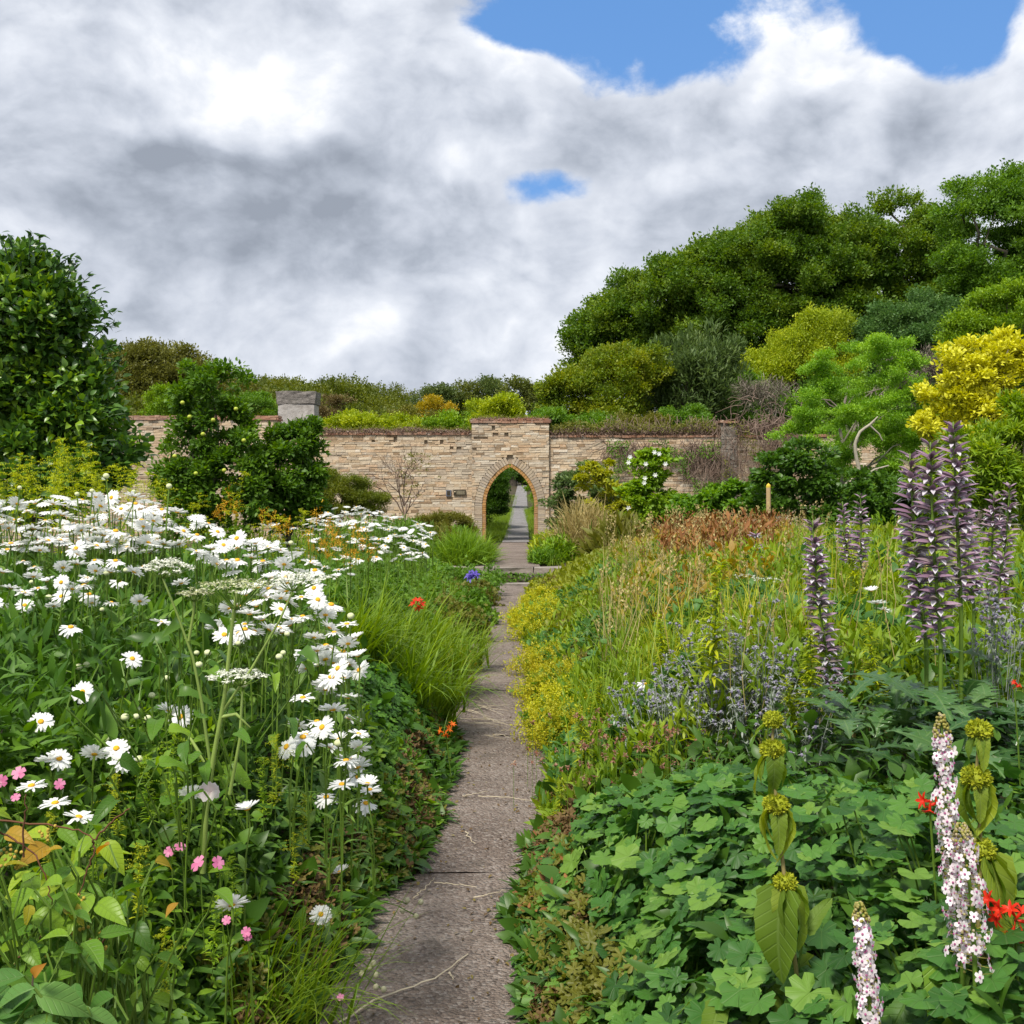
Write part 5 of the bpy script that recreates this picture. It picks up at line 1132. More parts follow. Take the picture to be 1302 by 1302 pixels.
gr3 = [plume(240, 1.0, .18, .5, M_gr, 0, .9, stemr=.006), plume(220, 1.0, .20, .65, M_gr, 0, .9, stemr=.006)]
setp(gr3, [(905, 715, 5.4, .74, 'tall light green leafy spike in the middle of the right border'), (845, 655 + 130, 6.6, .5, 'light green leafy shoot left of the tall one in the right border'), (1030, 800, 5.0, .45, 'light green leafy shoot beside the dark purple spire'), (745, 900, 5.8, .42, 'lime green leafy shoot near the path above the geranium mound'), (712, 990, 5.2, .3, 'small lime leafy shoot at the path edge above the geranium mound'),
           (1010, 860, 4.9, .35, 'light green shoot behind the left yellow-whorled plant'), (870, 790, 6.2, .45, 'green leafy shoot just left of the tall spike'), (1090, 700, 6.8, .5, 'yellow-green shoot between the two spire groups'), (1110, 790, 5.2, .45, 'green shoot left of the tall purple spires'), (760, 860, 6.6, .4, 'lime shoot rising out of the yellow cushions'), (940, 800, 5.6, .4, 'green shoot above the silvery patch')], 'leafy shoots in the right border', 1.0)
gr4 = [plume(110, 1.0, .14, .6, leafmat('fern_shoot_leaf', [(.10, .22, .015), (.18, .32, .02), (.28, .42, .03)], trans=.45), 14, 1.0), plume(120, 1.0, .12, .5, M_gr, 16, 1.0)]
setp(gr4, [(215, 930, 2.9, .24, 'feathery lime shoot left of the umbel stalk'), (150, 985, 2.8, .2, 'lowest-left feathery lime shoot beneath the daisies'), (190, 960, 2.85, .22, 'feathery lime shoot between two others left of the umbel stalk'), (350, 935, 3.1, .25, 'feathery lime shoot right of the umbel stalk'), (335, 965, 3.0, .2, 'short feathery shoot right of the umbel stalk foot'), (385, 1010, 3.2, .2, 'feathery lime shoot by the path-side daisies'), (230, 990, 2.8, .18, 'small feathery shoot at the foot of the umbel stalk'), (375, 1060, 3.2, .18, 'small feathery shoot low beside the path'), (120, 1060, 2.6, .2, 'feathery lime shoot right of the red-brown stems'), (175, 1075, 2.6, .22, 'feathery lime shoot above the pink pair at left'), (270, 1140, 2.6, .2, 'feathery shoot low under the pink pair'), (210, 1180, 2.3, .2, 'feathery shoot near the bottom left broad leaves'), (300, 1090, 2.8, .2, 'feathery shoot right of the pink pair'), (60, 1035, 2.7, .18, 'feathery shoot under the left edge daisies')], 'feathery shoots in the left foreground', 1.0)
# orange flowers between the daisy drifts
ob = MB()
o = thing('orange_flowers', 'patch of small orange-yellow flowers between the two daisy drifts', 'flowers', (*P(420, 690, 8.2)[:2], 0)); oo = np.array(o.location)
for px, py in [(425, 668), (430, 680), (455, 678), (440, 700), (410, 690), (395, 683), (405, 656), (435, 690), (448, 705), (345, 662), (335, 655), (290, 640), (300, 648), (278, 650), (355, 675), (462, 690), (470, 700), (388, 700), (415, 703), (365, 668)]:
    m = 26; c = P(px + rng.normal(0, 3), py, 8.0 + rng.normal(0, .3)) - oo; ob.multi(T_spray[:2], c + rng.normal(0, .02, (m, 3)) * (1, 1, 1.8), sph(m), (0, 0, 1), .026)
ob.build('flowers', M_orange, o)
mb = MB(); 
for i in range(30): c = P(rng.uniform(340, 470), rng.uniform(670, 700), 8.0) - oo; mb.tube([c - (0, 0, .5), c], .003, 3, .5)
mb.build('stems', M_stem, o)

# ------------------------------------------------------------------ bear's breeches spires
M_hood = leafmat('purple_hood', [(.12, .08, .10), (.23, .14, .21), (.38, .25, .35), (.16, .16, .10)], trans=.15, rough=.5)
M_lip = leafmat('pale_lip', [(.55, .50, .58), (.74, .70, .76)], trans=.3)
T_hood = t_strip(lambda u: 0 if u in (0, 1) else .20 * math.sin(math.pi * u ** .9), 6, fold=-.45, curl=.6)
T_bract = t_strip(lambda u: 0 if u in (0, 1) else .14 * math.sin(math.pi * u ** .8), 4, fold=.15, curl=.4)
def spire(pts, scale, label, nl, group=None, fl=True, name='acanthus_spire', Yd=None):
    """pts: top to foot polyline in world"""
    pts = np.array(pts); o = thing(name, label, 'flower spire', pts[-1], group); q = (pts - pts[-1])[::-1]; L = np.linalg.norm(q[-1])
    u = np.linspace(0, 1, len(q)); uu = np.linspace(0, 1, 10); qq = np.stack([np.interp(uu, u, q[:, k]) for k in range(3)], 1)
    mb = MB(); mb.tube(np.vstack([qq[0] - (0, 0, .45), qq]), np.linspace(.009, .004, 11) * scale, 6, .6); mb.build('stem', M_stem, o, smooth=True)
    hb, gb, lb = MB(), MB(), MB()
    for i in range(nl):
        v = .04 + .96 * (i / nl) ** .95; c = np.array([np.interp(v, uu, qq[:, k]) for k in range(3)]); c0_ = c; s_ = scale * .080 * (1.05 - .42 * max(0, v - .6) / .4) * (.75 if v < .12 else 1)
        a0 = i * 2.4 + rng.normal(0, .2)
        up = 1.05 + 1.2 * max(0, v - .6) / .4
        for k in range(4):
            a = a0 + k * math.pi / 2 + rng.normal(0, .2); d = np.array([math.cos(a), math.sin(a), up + rng.normal(0, .15)]); c = c + np.array([0, 0, rng.normal(0, .006)])
            hb.scatter(T_hood, [c + norm(d) * .006], d, (0, 0, 1), s_ * rng.uniform(.9, 1.1), np.clip(rng.normal(.55, .25), 0, 1))
            gb.scatter(T_bract, [c - (0, 0, .006)], d * (1, 1, .5), (0, 0, 1), s_ * .75, rng.random())
            if fl and v < .86 and rng.random() < .95:
                d2 = np.array([math.cos(a), math.sin(a), .25]); lb.scatter(T_bract, [c + norm(d2) * .006], d2, (0, 0, 1), s_ * .75, rng.random())
                e_ = c + norm(d2) * s_ * .55; lb.scatter(T_oval[0], [e_], (d2[0], d2[1], -.35), d2, s_ * .50, rng.random())
    hb.build('hoods', M_hood, o, smooth=True); gb.build('bracts', leafmat('spire_bract', [(.05, .10, .03), (.10, .15, .05), (.16, .10, .10)]), o, smooth=True)
    if lb.n: lb.build('petals', M_lip, o, smooth=True)
    return o
YA = 4.3
spire([P(1212, 537, YA), P(1216, 640, YA), P(1222, 775, YA)], .95, 'tallest purple and white spire of the big trio on the right', 22)
spire([P(1183, 563, YA - .1), P(1186, 680, YA - .1), P(1196, 812, YA - .1)], .95, 'middle purple and white spire of the big trio', 24)
spire([P(1157, 577, YA + .05), P(1163, 690, YA), P(1178, 825, YA)], .95, 'left purple and white spire of the big trio', 24)
spire([P(1228, 625, YA + .5), P(1232, 720, YA + .5), P(1238, 770, YA + .5)], .8, 'shorter purple spire tucked behind the tallest one', 16)
spire([P(1033, 662, 5.4), P(1040, 760, 5.4), P(1062, 905, 5.4)], .92, 'lone dark purple spire left of the big trio', 30)
spire([P(1094, 628, 7.2), P(1095, 680, 7.2), P(1094, 727, 7.2)], .85, 'right one of the pair of distant purple spires before the pale trunk', 14)
spire([P(1071, 638, 7.3), P(1075, 690, 7.3), P(1082, 720, 7.3)], .85, 'left one of the pair of distant purple spires before the pale trunk', 13)
spire([P(1284, 615, 6.0), P(1280, 680, 6.0), P(1268, 750, 6.0)], .8, 'pale purple spire at the right edge, taller of two', 16)
spire([P(1264, 627, 6.0), P(1262, 680, 6.0), P(1258, 755, 6.0)], .8, 'pale purple spire at the right edge, shorter of two', 15)
spire([P(1276, 702, 5.0), P(1272, 740, 5.0), P(1262, 790, 5.0)], .85, 'small purple spire below the pale pair at the right edge', 9)
spire([P(960, 675, 9.5), P(961, 690, 9.5), P(962, 712, 9.5)], .9, 'faint small purple spire far back near the wooden post', 5)
# acanthus leaves
def cutleaf(L, w_, n=7):
    v = []; tr = []; 
    for i in range(n * 3 + 1):
        u = i / (n * 3); m_ = i % 3; q = w_ * math.sin(math.pi * u ** .8 + .02) * (1.0 if m_ == 1 else .38) + .01
        z = .10 * math.sin(u * 3) - .35 * u * u; v += [(-q * L, u * L, z * L + (.03 * L if m_ == 1 else 0)), (0, u * L, z * L), (q * L, u * L, z * L + (.03 * L if m_ == 1 else 0))]
    for i in range(n * 3):
        a = 3 * i; tr += [(a, a + 1, a + 4), (a, a + 4, a + 3), (a + 1, a + 2, a + 5), (a + 1, a + 5, a + 4)]
    return (A(v), np.array(tr))
T_ac = [cutleaf(1, .30), cutleaf(1, .24, 6), cutleaf(1, .34, 8)]
M_ac = leafmat('acanthus_leaf', [(.02, .075, .025), (.035, .11, .04), (.07, .16, .06)], rough=.32, spec=.6, veins=1, trans=.25)
for (px, py, Y, n, lab) in ((1240, 880, 4.3, 60, 'big dark jagged leaves under the purple spire trio'), (1150, 900, 4.6, 44, 'dark jagged leaves left of the spire trio foot'), (1060, 940, 5.0, 26, 'dark jagged leaves under the lone dark spire'), (1300, 930, 3.9, 40, 'dark jagged leaves at the right edge')):
    c = P(px, py, Y); o = thing('acanthus_leaves', lab, 'plant', c, 'jagged leaf clumps under the spires'); mb = MB(); a = rng.uniform(0, 6.28, n); d = np.stack([np.cos(a), np.sin(a), rng.uniform(.0, .9, n)], 1)
    mb.multi(T_ac, rng.normal(0, .16, (n, 3)) * (1.1, 1, .45) - (0, 0, .10), norm(d), (0, 0, 1), rng.uniform(.16, .32, n)); mb.build('leaves', M_ac, o, smooth=True, uv=True)

# ------------------------------------------------------------------ yellow-whorled plant (phlomis)
M_wh = leafmat('whorl', [(.15, .21, .015), (.27, .33, .02), (.42, .44, .03)], trans=.2, rough=.7)
M_pl = leafmat('phlomis_leaf', [(.08, .16, .02), (.13, .22, .028), (.22, .30, .04)], rough=.6, veins=1, trans=.4)
def heart(w_=.30, curl=.4, fold=.15): return t_strip(lambda u: 0 if u == 1 else w_ * (.70 + .7 * u + .05 * math.sin(u * 25)) * (1 - u) ** .75 * 1.15 if u > .04 else w_ * .55, 12, fold=fold, curl=curl, wave=.035)
T_hp = [heart(), heart(.25, .7, .28), heart(.22, .25, .2)]
def phlomis(Y, whorls, foot, label):
    base = P(foot[0], foot[1], Y); o = thing('phlomis', label, 'flower', base); pts = [P(x, y, Y) - base for x, y, *_ in whorls] + [np.zeros(3), np.array([0, 0, -.35])]
    mb = MB(); mb.tube(pts[::-1], np.linspace(.006, .003, len(pts)), 7, .3); mb.build('stem', plainmat('tan_stem', [(.20, .18, .06), (.30, .24, .10)]), o, smooth=True)
    for (x, y, dia, leaves) in whorls:
        c = P(x, y, Y) - base; r = dia / 2 / F * Y; mb = MB(); mb.ball(c, r * .86, .3, 14, 9, .80); n = 420; d = sph(n); d[:, 2] *= .8
        mb.multi([(T_dia[0] * (1.1, 1, 1), T_dia[1])], c + d * r * .8, norm(d + rng.normal(0, .2, (n, 3))), sph(n), r * .36 * rng.uniform(.7, 1.3, n), rng.random(n))
        mb.build('whorl', M_wh, o, smooth=False)
        if leaves:
            mb = MB()
            for (ang, dz, L, ti) in [(l[0] + rng.normal(0, .35) * q, l[1] + rng.normal(0, .25) * q, l[2] * (1 - .28 * q), l[3]) for l in leaves for q in range(3)]: mb.scatter(T_hp[ti], [c + np.array([math.cos(ang) * r * .5, math.sin(ang) * r * .5, -r * .4])], (math.cos(ang), math.sin(ang), dz), (math.cos(ang) * -dz, math.sin(ang) * -dz, 1.0), L * Y / F, rng.random())
            mb.build('leaf_pair', M_pl, o, smooth=True, uv=True)
    return o
h = -math.pi / 2
phlomis(2.55, [(983, 915, 24, [(0.1, -.8, 34, 2), (3.0, -.7, 32, 2)]), (982, 953, 29, [(h, -2.2, 55, 1), (.1, -2.6, 46, 2), (2.9, -1.8, 58, 2)]), (987, 1023, 31, [(3.0, -1.7, 64, 1), (.2, -1.6, 66, 1), (h, -3, 58, 2)]), (998, 1122, 28, [(h - .7, -2.4, 125, 0), (h + .9, -1.6, 80, 0), (.1, -1.0, 70, 1), (2.4, -.8, 60, 1)])], (1013, 1240), 'left yellow-whorled plant with four stacked balls above big drooping leaves')
phlomis(2.45, [(1245, 928, 30, [(h, -2.5, 46, 2), (3.4, -2, 36, 2)]), (1241, 989, 35, [(3.1, -2.2, 78, 1), (.1, -2.2, 76, 1), (h, -3, 50, 2)]), (1248, 1080, 32, [(h + .6, -1.8, 120, 0), (.3, -1.4, 100, 0), (3.0, -1.2, 50, 1)]), (1243, 1188, 26, []), (1256, 1228, 24, [(0.2, -.9, 90, 0), (2.8, -1.0, 80, 0)])], (1262, 1300), 'right yellow-whorled plant beside the white flower spire')
# broad leaves at the foot
def broad(px, py, Y, lst, lab, mat, Ts, name='broad_leaved_plant', group=None, stem=True):
    c = P(px, py, Y); o = thing(name, lab, 'plant', c, group); mb = MB(); sb = MB()
    for (dx, dy, ang, dz, L, up) in lst:
        p = P(px + dx, py + dy, Y) - c + np.array([0, rng.normal(0, .05), 0]); d = np.array([math.cos(ang), math.sin(ang), dz]); mb.multi(Ts, [p], d, (up[0], up[1], 1), L * Y / F)
        sb.tube([p, p - norm(d) * .03 - (0, 0, .05), p * .6 - (0, -.05, .25)], .0025, 4, .4)
    mb.build('leaves', mat, o, smooth=True, uv=True); sb.build('stems', M_stem, o)
broad(970, 1270, 2.6, [(20, 0, -.6, -.9, 95, (0, -.8)), (60, -20, .1, -.3, 80, (0, -.5)), (-50, 20, -2.0, -.4, 90, (0, -.5)), (80, 20, -1.2, -1.2, 90, (.3, -.8)), (0, 30, -1.4, -.5, 80, (0, -.6)), (50, -90, .3, 1.2, 60, (0, -.6))], 'broad yellow-green leaves at the foot of the left yellow-whorled plant', M_pl, T_hp)
broad(1200, 1270, 2.4, [(-10, -50, -1.8, -1.6, 110, (0, -1)), (40, -20, -.3, -.6, 90, (0, -.6)), (80, -60, .2, -.2, 90, (0, -.5)), (90, 10, -.8, -.5, 100, (0, -.5)), (-30, 10, -2.4, -.5, 80, (0, -.5)), (60, 30, -1.5, -.6, 90, (0, -.6))], 'broad green leaves bottom right under the white flower spire', leafmat('broad_leaf_dark', [(.04, .12, .03), (.07, .18, .03), (.13, .26, .04)], veins=1), T_hp)

# ------------------------------------------------------------------ white mullein spires
M_mul = leafmat('mullein_petal', [(.72, .62, .68), (.84, .78, .81), (.86, .83, .84)], trans=.25)
M_eye = plainmat('purple_eye', [(.25, .06, .16), (.40, .12, .26)])
T_mp = t_strip(lambda u: 0 if u == 0 else .34 * math.sin(math.pi * (u * .75 + .05)) , 4, fold=.03, curl=.15)
def mullein(pts, Y, w_, nfl, label, tip=.12):
    P3 = np.array([P(x, y, Y) for x, y in pts]); base = P3[-1]; o = thing('white_mullein', label, 'flower spire', base); q = (P3 - base)[::-1]; u = np.linspace(0, 1, len(q)); at_ = lambda v: np.array([np.interp(v, u, q[:, k]) for k in range(3)])
    mb = MB(); mb.tube(np.vstack([[0, 0, -.3], q]), np.linspace(.006, .003, len(q) + 1), 6, .2); mb.build('stem', M_stem, o, smooth=True)
    pb, eb, bb = MB(), MB(), MB(); W = w_ / 2 / F * Y
    for i in range(nfl):
        v = (i + rng.random()) / nfl * (1 - tip); a = i * 2.4 + rng.normal(0, .3); c = at_(v); out = np.array([math.cos(a), math.sin(a), rng.uniform(-.1, .35)]); rr = W * rng.uniform(.4, 1.12) * (1.08 - .55 * v)
        e_ = c + norm(out) * rr; nn = norm(out + rng.normal(0, .25, 3)); x = norm(np.cross(nn, (0, 0, 1))); y_ = np.cross(nn, x); r0 = rng.uniform(0, 1.2); fs = rng.uniform(.65, 1.1)
        for k in range(5):
            t_ = r0 + k * 1.2566; d = x * math.cos(t_) + y_ * math.sin(t_) + nn * .1; pb.scatter(T_mp, [e_], d, nn, .0125 * fs * rng.uniform(.85, 1.1), rng.random())
        eb.ball(e_ + nn * .001, .0026, rng.random(), 6, 4, 1)
        bb.tube([c, e_], .0009, 3, .5)
    for i in range(70):
        v = 1 - tip * 1.3 * rng.random(); a = rng.uniform(0, 6.28); c = at_(v) + np.array([math.cos(a), math.sin(a), .3]) * W * .42 * (1.25 - (v - (1 - tip)) / tip * .8); bb.ball(c, .0035, rng.random(), 6, 4, 1)
    for i in range(60):
        v = rng.random() * .9; a = rng.uniform(0, 6.28); bb.ball(at_(v) + np.array([math.cos(a), math.sin(a), 0]) * W * .6, .003, rng.random(), 6, 4)
    pb.build('petals', M_mul, o, smooth=True); eb.build('flower_eyes', M_eye, o); bb.build('buds', leafmat('mullein_bud', [(.28, .26, .05), (.42, .40, .10), (.5, .42, .3)]), o, smooth=True)
mullein([(1196, 908), (1199, 960), (1204, 1060), (1215, 1130), (1224, 1220)], 2.3, 36, 190, 'tall white flower spire with purple eyes beside the right yellow-whorled plant')
mullein([(1222, 1048), (1230, 1100), (1236, 1150), (1240, 1240)], 2.25, 44, 90, 'shorter white flower spire pressed against the tall one')
mullein([(1092, 1148), (1098, 1200), (1104, 1260), (1112, 1330)], 2.2, 34, 120, 'separate white flower spire at the bottom edge left of the tall one')

# ------------------------------------------------------------------ crocosmia, poppies, pinks, small accents
T_tep = t_strip(lambda u: 0 if u == 1 else .10 + .06 * math.sin(math.pi * u), 4, fold=.2, curl=.5)
def redfl(px, py, Y, lst, lab, name='crocosmia', mat=M_red, L=.026, stem=True):
    c = P(px, py, Y); o = thing(name, lab, 'flower', c); mb = MB(); sb = MB()
    for (dx, dy, ax, az_) in lst:
        p = P(px + dx, py + dy, Y) - c; d = norm([ax, -.35, az_]); x = norm(np.cross(d, (0, 1, .2))); y_ = np.cross(d, x)
        mb.tube([p - d * .022, p], [.0022, .0045], 6, .4)
        for k in range(6): t_ = k * 1.047; mb.scatter(T_tep, [p], d * .9 + (x * math.cos(t_) + y_ * math.sin(t_)) * .75, d, L * rng.uniform(.85, 1.1), rng.random())
        sb.tube([p - d * .02, p * .5 + np.array([0, 0, -.01]), (0, 0, -.02)], .0014, 4, .2)
    mb.build('petals', mat, o, smooth=True); sb.tube([(0, 0, -.02), (.02, .02, -.2), (.05, .05, -.5)], .003, 5, .5); sb.build('stem', M_stem, o)
redfl(1290, 1170, 2.35, [(-32, -26, -1, .5), (-18, -14, -1, .1), (-4, -12, -.6, .8), (8, -10, .4, .9), (-2, 12, -.4, -1), (10, 18, .2, -1), (-22, -4, -.9, -.4), (14, 2, .8, 0), (0, 22, 0, -1)], 'large bright red flower cluster at the right edge beside the white spire')
redfl(1182, 1018, 2.75, [(-6, 0, -1, .2), (6, 4, .6, .4), (0, 10, -.2, -1)], 'small red flower partly behind the tall white spire')
redfl(531, 768, 8.3, [(-4, 0, -.6, .6), (4, 0, .6, .6), (0, -3, 0, 1), (0, 3, .2, -.3)], 'single orange-red flower above the bright grass clump', 'poppy', M_red, .05)
redfl(567, 928, 6.2, [(-6, 2, -.8, .4), (3, 0, .6, .6), (8, -6, .4, 1), (0, 5, 0, -.4)], 'small orange-red flower at the left path edge', 'poppy', leafmat('scarlet_petal', [(.72, .12, .01), (.80, .22, .02)]), .03)
redfl(1290, 868, 3.6, [(0, 0, -.6, .4), (6, 4, .4, .3)], 'tiny red flower at the right edge under the spires', 'poppy', M_red, .012)
redfl(601, 732, 15.4, [(-3, 0, -.6, .5), (3, 0, .6, .5), (0, 2, 0, 1), (1, -1, .3, .9), (-1, 3, -.3, .2)], 'small violet-blue flower on the green hummock before the steps', 'blue_flower', leafmat('blue_petal', [(.16, .12, .5), (.24, .18, .65)]), .10)
T_ps = t_strip(lambda u: 0 if u == 0 else .46 * u ** .55 * (1 if u < .99 else .75), 4, fold=.05, curl=.25)
def pinkfl(px, py, Y, s_, lab, grp=None, up=(0, -.6, .8)):
    c = P(px, py, Y); o = thing('pink_cranesbill', lab, 'flower', c, grp); mb = MB(); n_ = norm(up); x = norm(np.cross(n_, (0, 1, .3))); y_ = np.cross(n_, x)
    for k in range(5): t_ = k * 1.2566; mb.scatter(T_ps, [np.zeros(3)], x * math.cos(t_) + y_ * math.sin(t_) + n_ * .35, n_, s_, rng.random())
    mb.build('petals', M_pink, o, smooth=True); mb = MB(); mb.tube([(0, 0, 0), (.004, .01, -.05), (.01, .02, -.22)], .0013, 4, .5); mb.build('stem', M_stem, o)
for px, py, s_, lab, up in ((252, 1098, .021, 'left bloom of the pink pair in the left foreground', (-.5, -.5, .6)), (277, 1097, .017, 'right bloom of the pink pair in the left foreground', (.6, -.5, .5)), (215, 1083, .013, 'small pink bloom up left of the pink pair', (0, -.8, .4)), (229, 1077, .015, 'pink bloom directly up left of the pair, tilted', (.3, -.4, .9)), (24, 983, .020, 'round pink bloom above the white daisies at the left edge', (0, -.7, .6)),
                            (2, 993, .018, 'pink bloom cut by the left edge', (0, -1, .3)), (76, 997, .015, 'pink bloom between daisies right of the round pink one', (.2, -.8, .3)), (20, 1014, .013, 'small pink bloom under the round pink one', (0, -.6, .7)), (313, 1185, .012, 'upper small pink bloom low in the dark foliage', (0, -.9, .4)), (315, 1191, .010, 'lower tiny pink bloom in the dark foliage', (.2, -.9, 0)), (288, 1170, .011, 'tiny pink bud-like bloom left of the small low pair', (0, -.8, .5)), (433, 1268, .011, 'tiny pink bloom at the near left path edge', (0, -.7, .7))):
    pinkfl(px, py, depthL(py) - .45 if px < 400 else 3.3, s_, lab, up=up)
c = P(267, 1008, 2.75); o = thing('bindweed_flower', 'pale pink-white trumpet flower at the foot of the umbel stalk', 'flower', c); mb = MB()
for k in range(8): t_ = k * .785 + .4; mb.scatter([(T_ps[0] * (1.35, 1, 1)), T_ps[1]], [np.zeros(3)], (math.cos(t_), -.75, .55 + math.sin(t_) * .6), (0, -1, .3), .030, rng.random())
mb.build('petals', leafmat('blush_petal', [(.80, .70, .72), (.85, .80, .80)]), o, smooth=True); mb = MB(); mb.tube([(0, .004, 0), (0, .04, -.06), (.01, .06, -.2)], .002, 4, .4); mb.build('stem', M_stem, o)

# silvery spiny patch
def silver(name, label, pts, Y, spread, mat, mat2, n):
    c = P(*pts, Y); o = thing(name, label, 'plant', c); mb = MB(); hb = MB()
    for i in range(n):
        e_ = rng.normal(0, 1, 3) * np.array(spread); b = e_ * .6 - np.array([0, 0, .32]); mb.tube([b, (b + e_) / 2 + rng.normal(0, .015, 3), e_], .0018, 3, rng.random())
        for k in range(4):
            t_ = b + (e_ - b) * rng.uniform(.35, 1); m = 4; mb.multi(T_lance, np.repeat([t_], m, 0), norm(rng.normal(0, 1, (m, 3)) + (0, 0, .4)), (0, 0, 1), .035)
        for k in range(3):
            q = e_ + rng.normal(0, .03, 3); hb.ball(q, .007, rng.random(), 6, 4, 1.2); m = 7; mb.multi([T_dia], np.repeat([q], m, 0), norm(rng.normal(0, 1, (m, 3)) * (1, 1, .3)), (0, 0, 1), .018, .9)
    mb.build('leaves', mat, o, smooth=True); hb.build('flower_heads', mat2, o)['kind'] = 'stuff'
M_lav = plainmat('lilac_head', [(.11, .10, .18), (.21, .19, .29), (.30, .28, .36)])
silver('sea_holly', 'silvery grey spiny plant with tiny lilac heads left of the dark spire', (960, 845), 5.7, (.19, .3, .11), M_silver, M_lav, 140)
silver('sea_holly', 'silvery plant fading into grass above the geranium mound', (865, 880), 5.7, (.17, .3, .07), M_silver, M_lav, 80)
silver('sea_holly', 'silvery lilac sprigs behind the left yellow-whorled plant', (1010, 910), 5.0, (.13, .2, .08), M_silver, M_lav, 34)
silver('sea_holly', 'small silvery tuft at the right edge of the border by the big trio', (1270, 800), 4.6, (.06, .1, .07), M_silver, M_lav, 20)
# reddish astrantia heads above the geraniums
mb = MB(); o = thing('astrantia', 'scatter of small dusty red seed heads above the right geranium mound', 'flowers', P(800, 960, 5.4)); oo = np.array(o.location); sb = MB()
for i in range(150):
    e_ = P(rng.normal(810, 65), rng.normal(958, 26), rng.uniform(5.0, 6.0)) - oo; m = 9; mb.multi([T_dia], np.repeat([e_], m, 0), sph(m), (0, 0, 1), .020); sb.tube([e_ + (0, 0, -.2), e_], .0012, 3, .5)
mb.build('seed_heads', leafmat('dusty_red', [(.22, .08, .05), (.36, .18, .12), (.40, .28, .18)]), o); sb.build('stems', M_stem, o)
# brown seeding stems on the right
mb = MB()
for i in range(60):
    px, py = [(1065, 870), (890, 960), (1000, 780), (940, 720), (1120, 700), (1090, 900)][i % 6]; e_ = P(px + rng.normal(0, 40), py + rng.normal(0, 22), rng.uniform(4.9, 6.8)); b = e_ + np.array([rng.normal(0, .1), 0, -.5]); mb.tube([b, (b + e_) / 2 + rng.normal(0, .02, 3), e_], .0018, 3, rng.random())
    m = 14; mb.multi([T_dia], e_ + (b - e_) * rng.uniform(0, .2, (m, 1)), norm((e_ - b) + rng.normal(0, .25, (m, 3))), sph(m), .018)
stuff(mb.build('seeding_stems', M_straw), 'thin tan seeding grass stems scattered through the right border', 'grass')

# ------------------------------------------------------------------ left foreground broad leaves
M_fl = leafmat('foreground_leaf', [(.045, .13, .02), (.08, .20, .022), (.16, .30, .03)], rough=.4, veins=1, trans=.4)
def rl(n, sx, sy, L0, L1):
    return [(rng.normal(0, sx), rng.normal(0, sy), rng.uniform(0, 6.28), rng.uniform(-.6, .3), rng.uniform(L0, L1), (rng.normal(0, .4), -.5 + rng.normal(0, .3))) for _ in range(n)]
broad(60, 1200, 2.0, rl(70, 42, 50, 34, 66), 'light green pointed leaves in the lower left corner', M_fl, T_big, 'hydrangea')
broad(50, 1285, 1.8, rl(30, 46, 18, 50, 85), 'largest dark veined leaves at the bottom left corner', leafmat('corner_leaf', [(.05, .15, .04), (.08, .20, .06), (.12, .26, .08)], veins=1, rough=.4), T_big, 'hydrangea')
broad(60, 1110, 2.3, rl(50, 56, 40, 30, 58), 'lime green leaves beneath the pink flowers at the left edge', leafmat('lime_fore_leaf', [(.07, .18, .02), (.14, .27, .02), (.26, .38, .03)], veins=1, trans=.4), T_big, 'hydrangea')
broad(160, 1215, 2.2, rl(24, 34, 45, 28, 52), 'pointed light green leaves right of the lower left corner', M_fl, T_big, 'hydrangea')
broad(230, 840, 3.2, rl(26, 60, 34, 30, 52), 'dark broad bindweed leaves in the hollow left of the umbel stalk', M_dark, T_hp, 'bindweed')
broad(330, 920, 3.2, rl(10, 60, 30, 26, 46), 'lime broad leaves right of the umbel stalk', M_fl, T_hp, 'bindweed')
broad(230, 950, 2.7, rl(14, 50, 30, 26, 46), 'lime broad leaves left of the umbel stalk foot', M_fl, T_hp, 'bindweed')
mb = MB(); o = thing('withered_leaf', 'single curled orange-brown leaf in the lower left corner', 'leaf', P(42, 1240, 1.75)); mb.scatter(T_big[1], [(0, 0, 0)], (.3, -.6, .5), (.2, -1, .6), .034, .9); mb.build('blade', leafmat('orange_dead', [(.30, .13, .02), (.42, .20, .03)]), o, smooth=True); mb = MB(); mb.tube([(0, 0, 0), (-.01, .02, -.03)], .0015, 4); mb.build('stalk', M_twig, o)
broad(70, 1160, 2.1, rl(16, 70, 50, 26, 52), 'yellowing and amber leaves among the red stems in the lower left', leafmat('amber_fore_leaf', [(.20, .24, .02), (.40, .34, .02), (.42, .20, .02)], veins=1, trans=.4), T_big, 'hydrangea')
# reddish brown bare stems lower left
o = thing('red_stems', 'dark red-brown twining stems with tan seed clusters in the lower left', 'plant', P(100, 1150, 2.1)); oo = np.array(o.location); mb = MB(); qq_ = lambda x, y, Y=2.05: P(x, y, Y) - oo
for pl in ([(0, 1058), (20, 1070), (45, 1085), (60, 1120), (66, 1150)], [(118, 1068), (122, 1080), (110, 1110), (100, 1140)], [(0, 1043), (60, 1048), (100, 1056), (122, 1068)], [(122, 1068), (140, 1045), (165, 1028)], [(30, 1090), (32, 1040), (33, 1010)], [(120, 1215), (140, 1180), (155, 1155)], [(15, 1230), (30, 1210), (52, 1190)]):
    A0 = np.array([qq_(x, y) for x, y in pl]); uu = np.linspace(0, len(pl) - 1, 4 * len(pl)); A1 = np.stack([np.interp(uu, np.arange(len(pl)), A0[:, k]) for k in range(3)], 1); A1[1:-1] = (A1[:-2] + A1[1:-1] + A1[2:]) / 3 + rng.normal(0, .0016, (len(uu) - 2, 3)); mb.tube(A1, np.linspace(.0021, .0012, len(uu)), 5, rng.random())
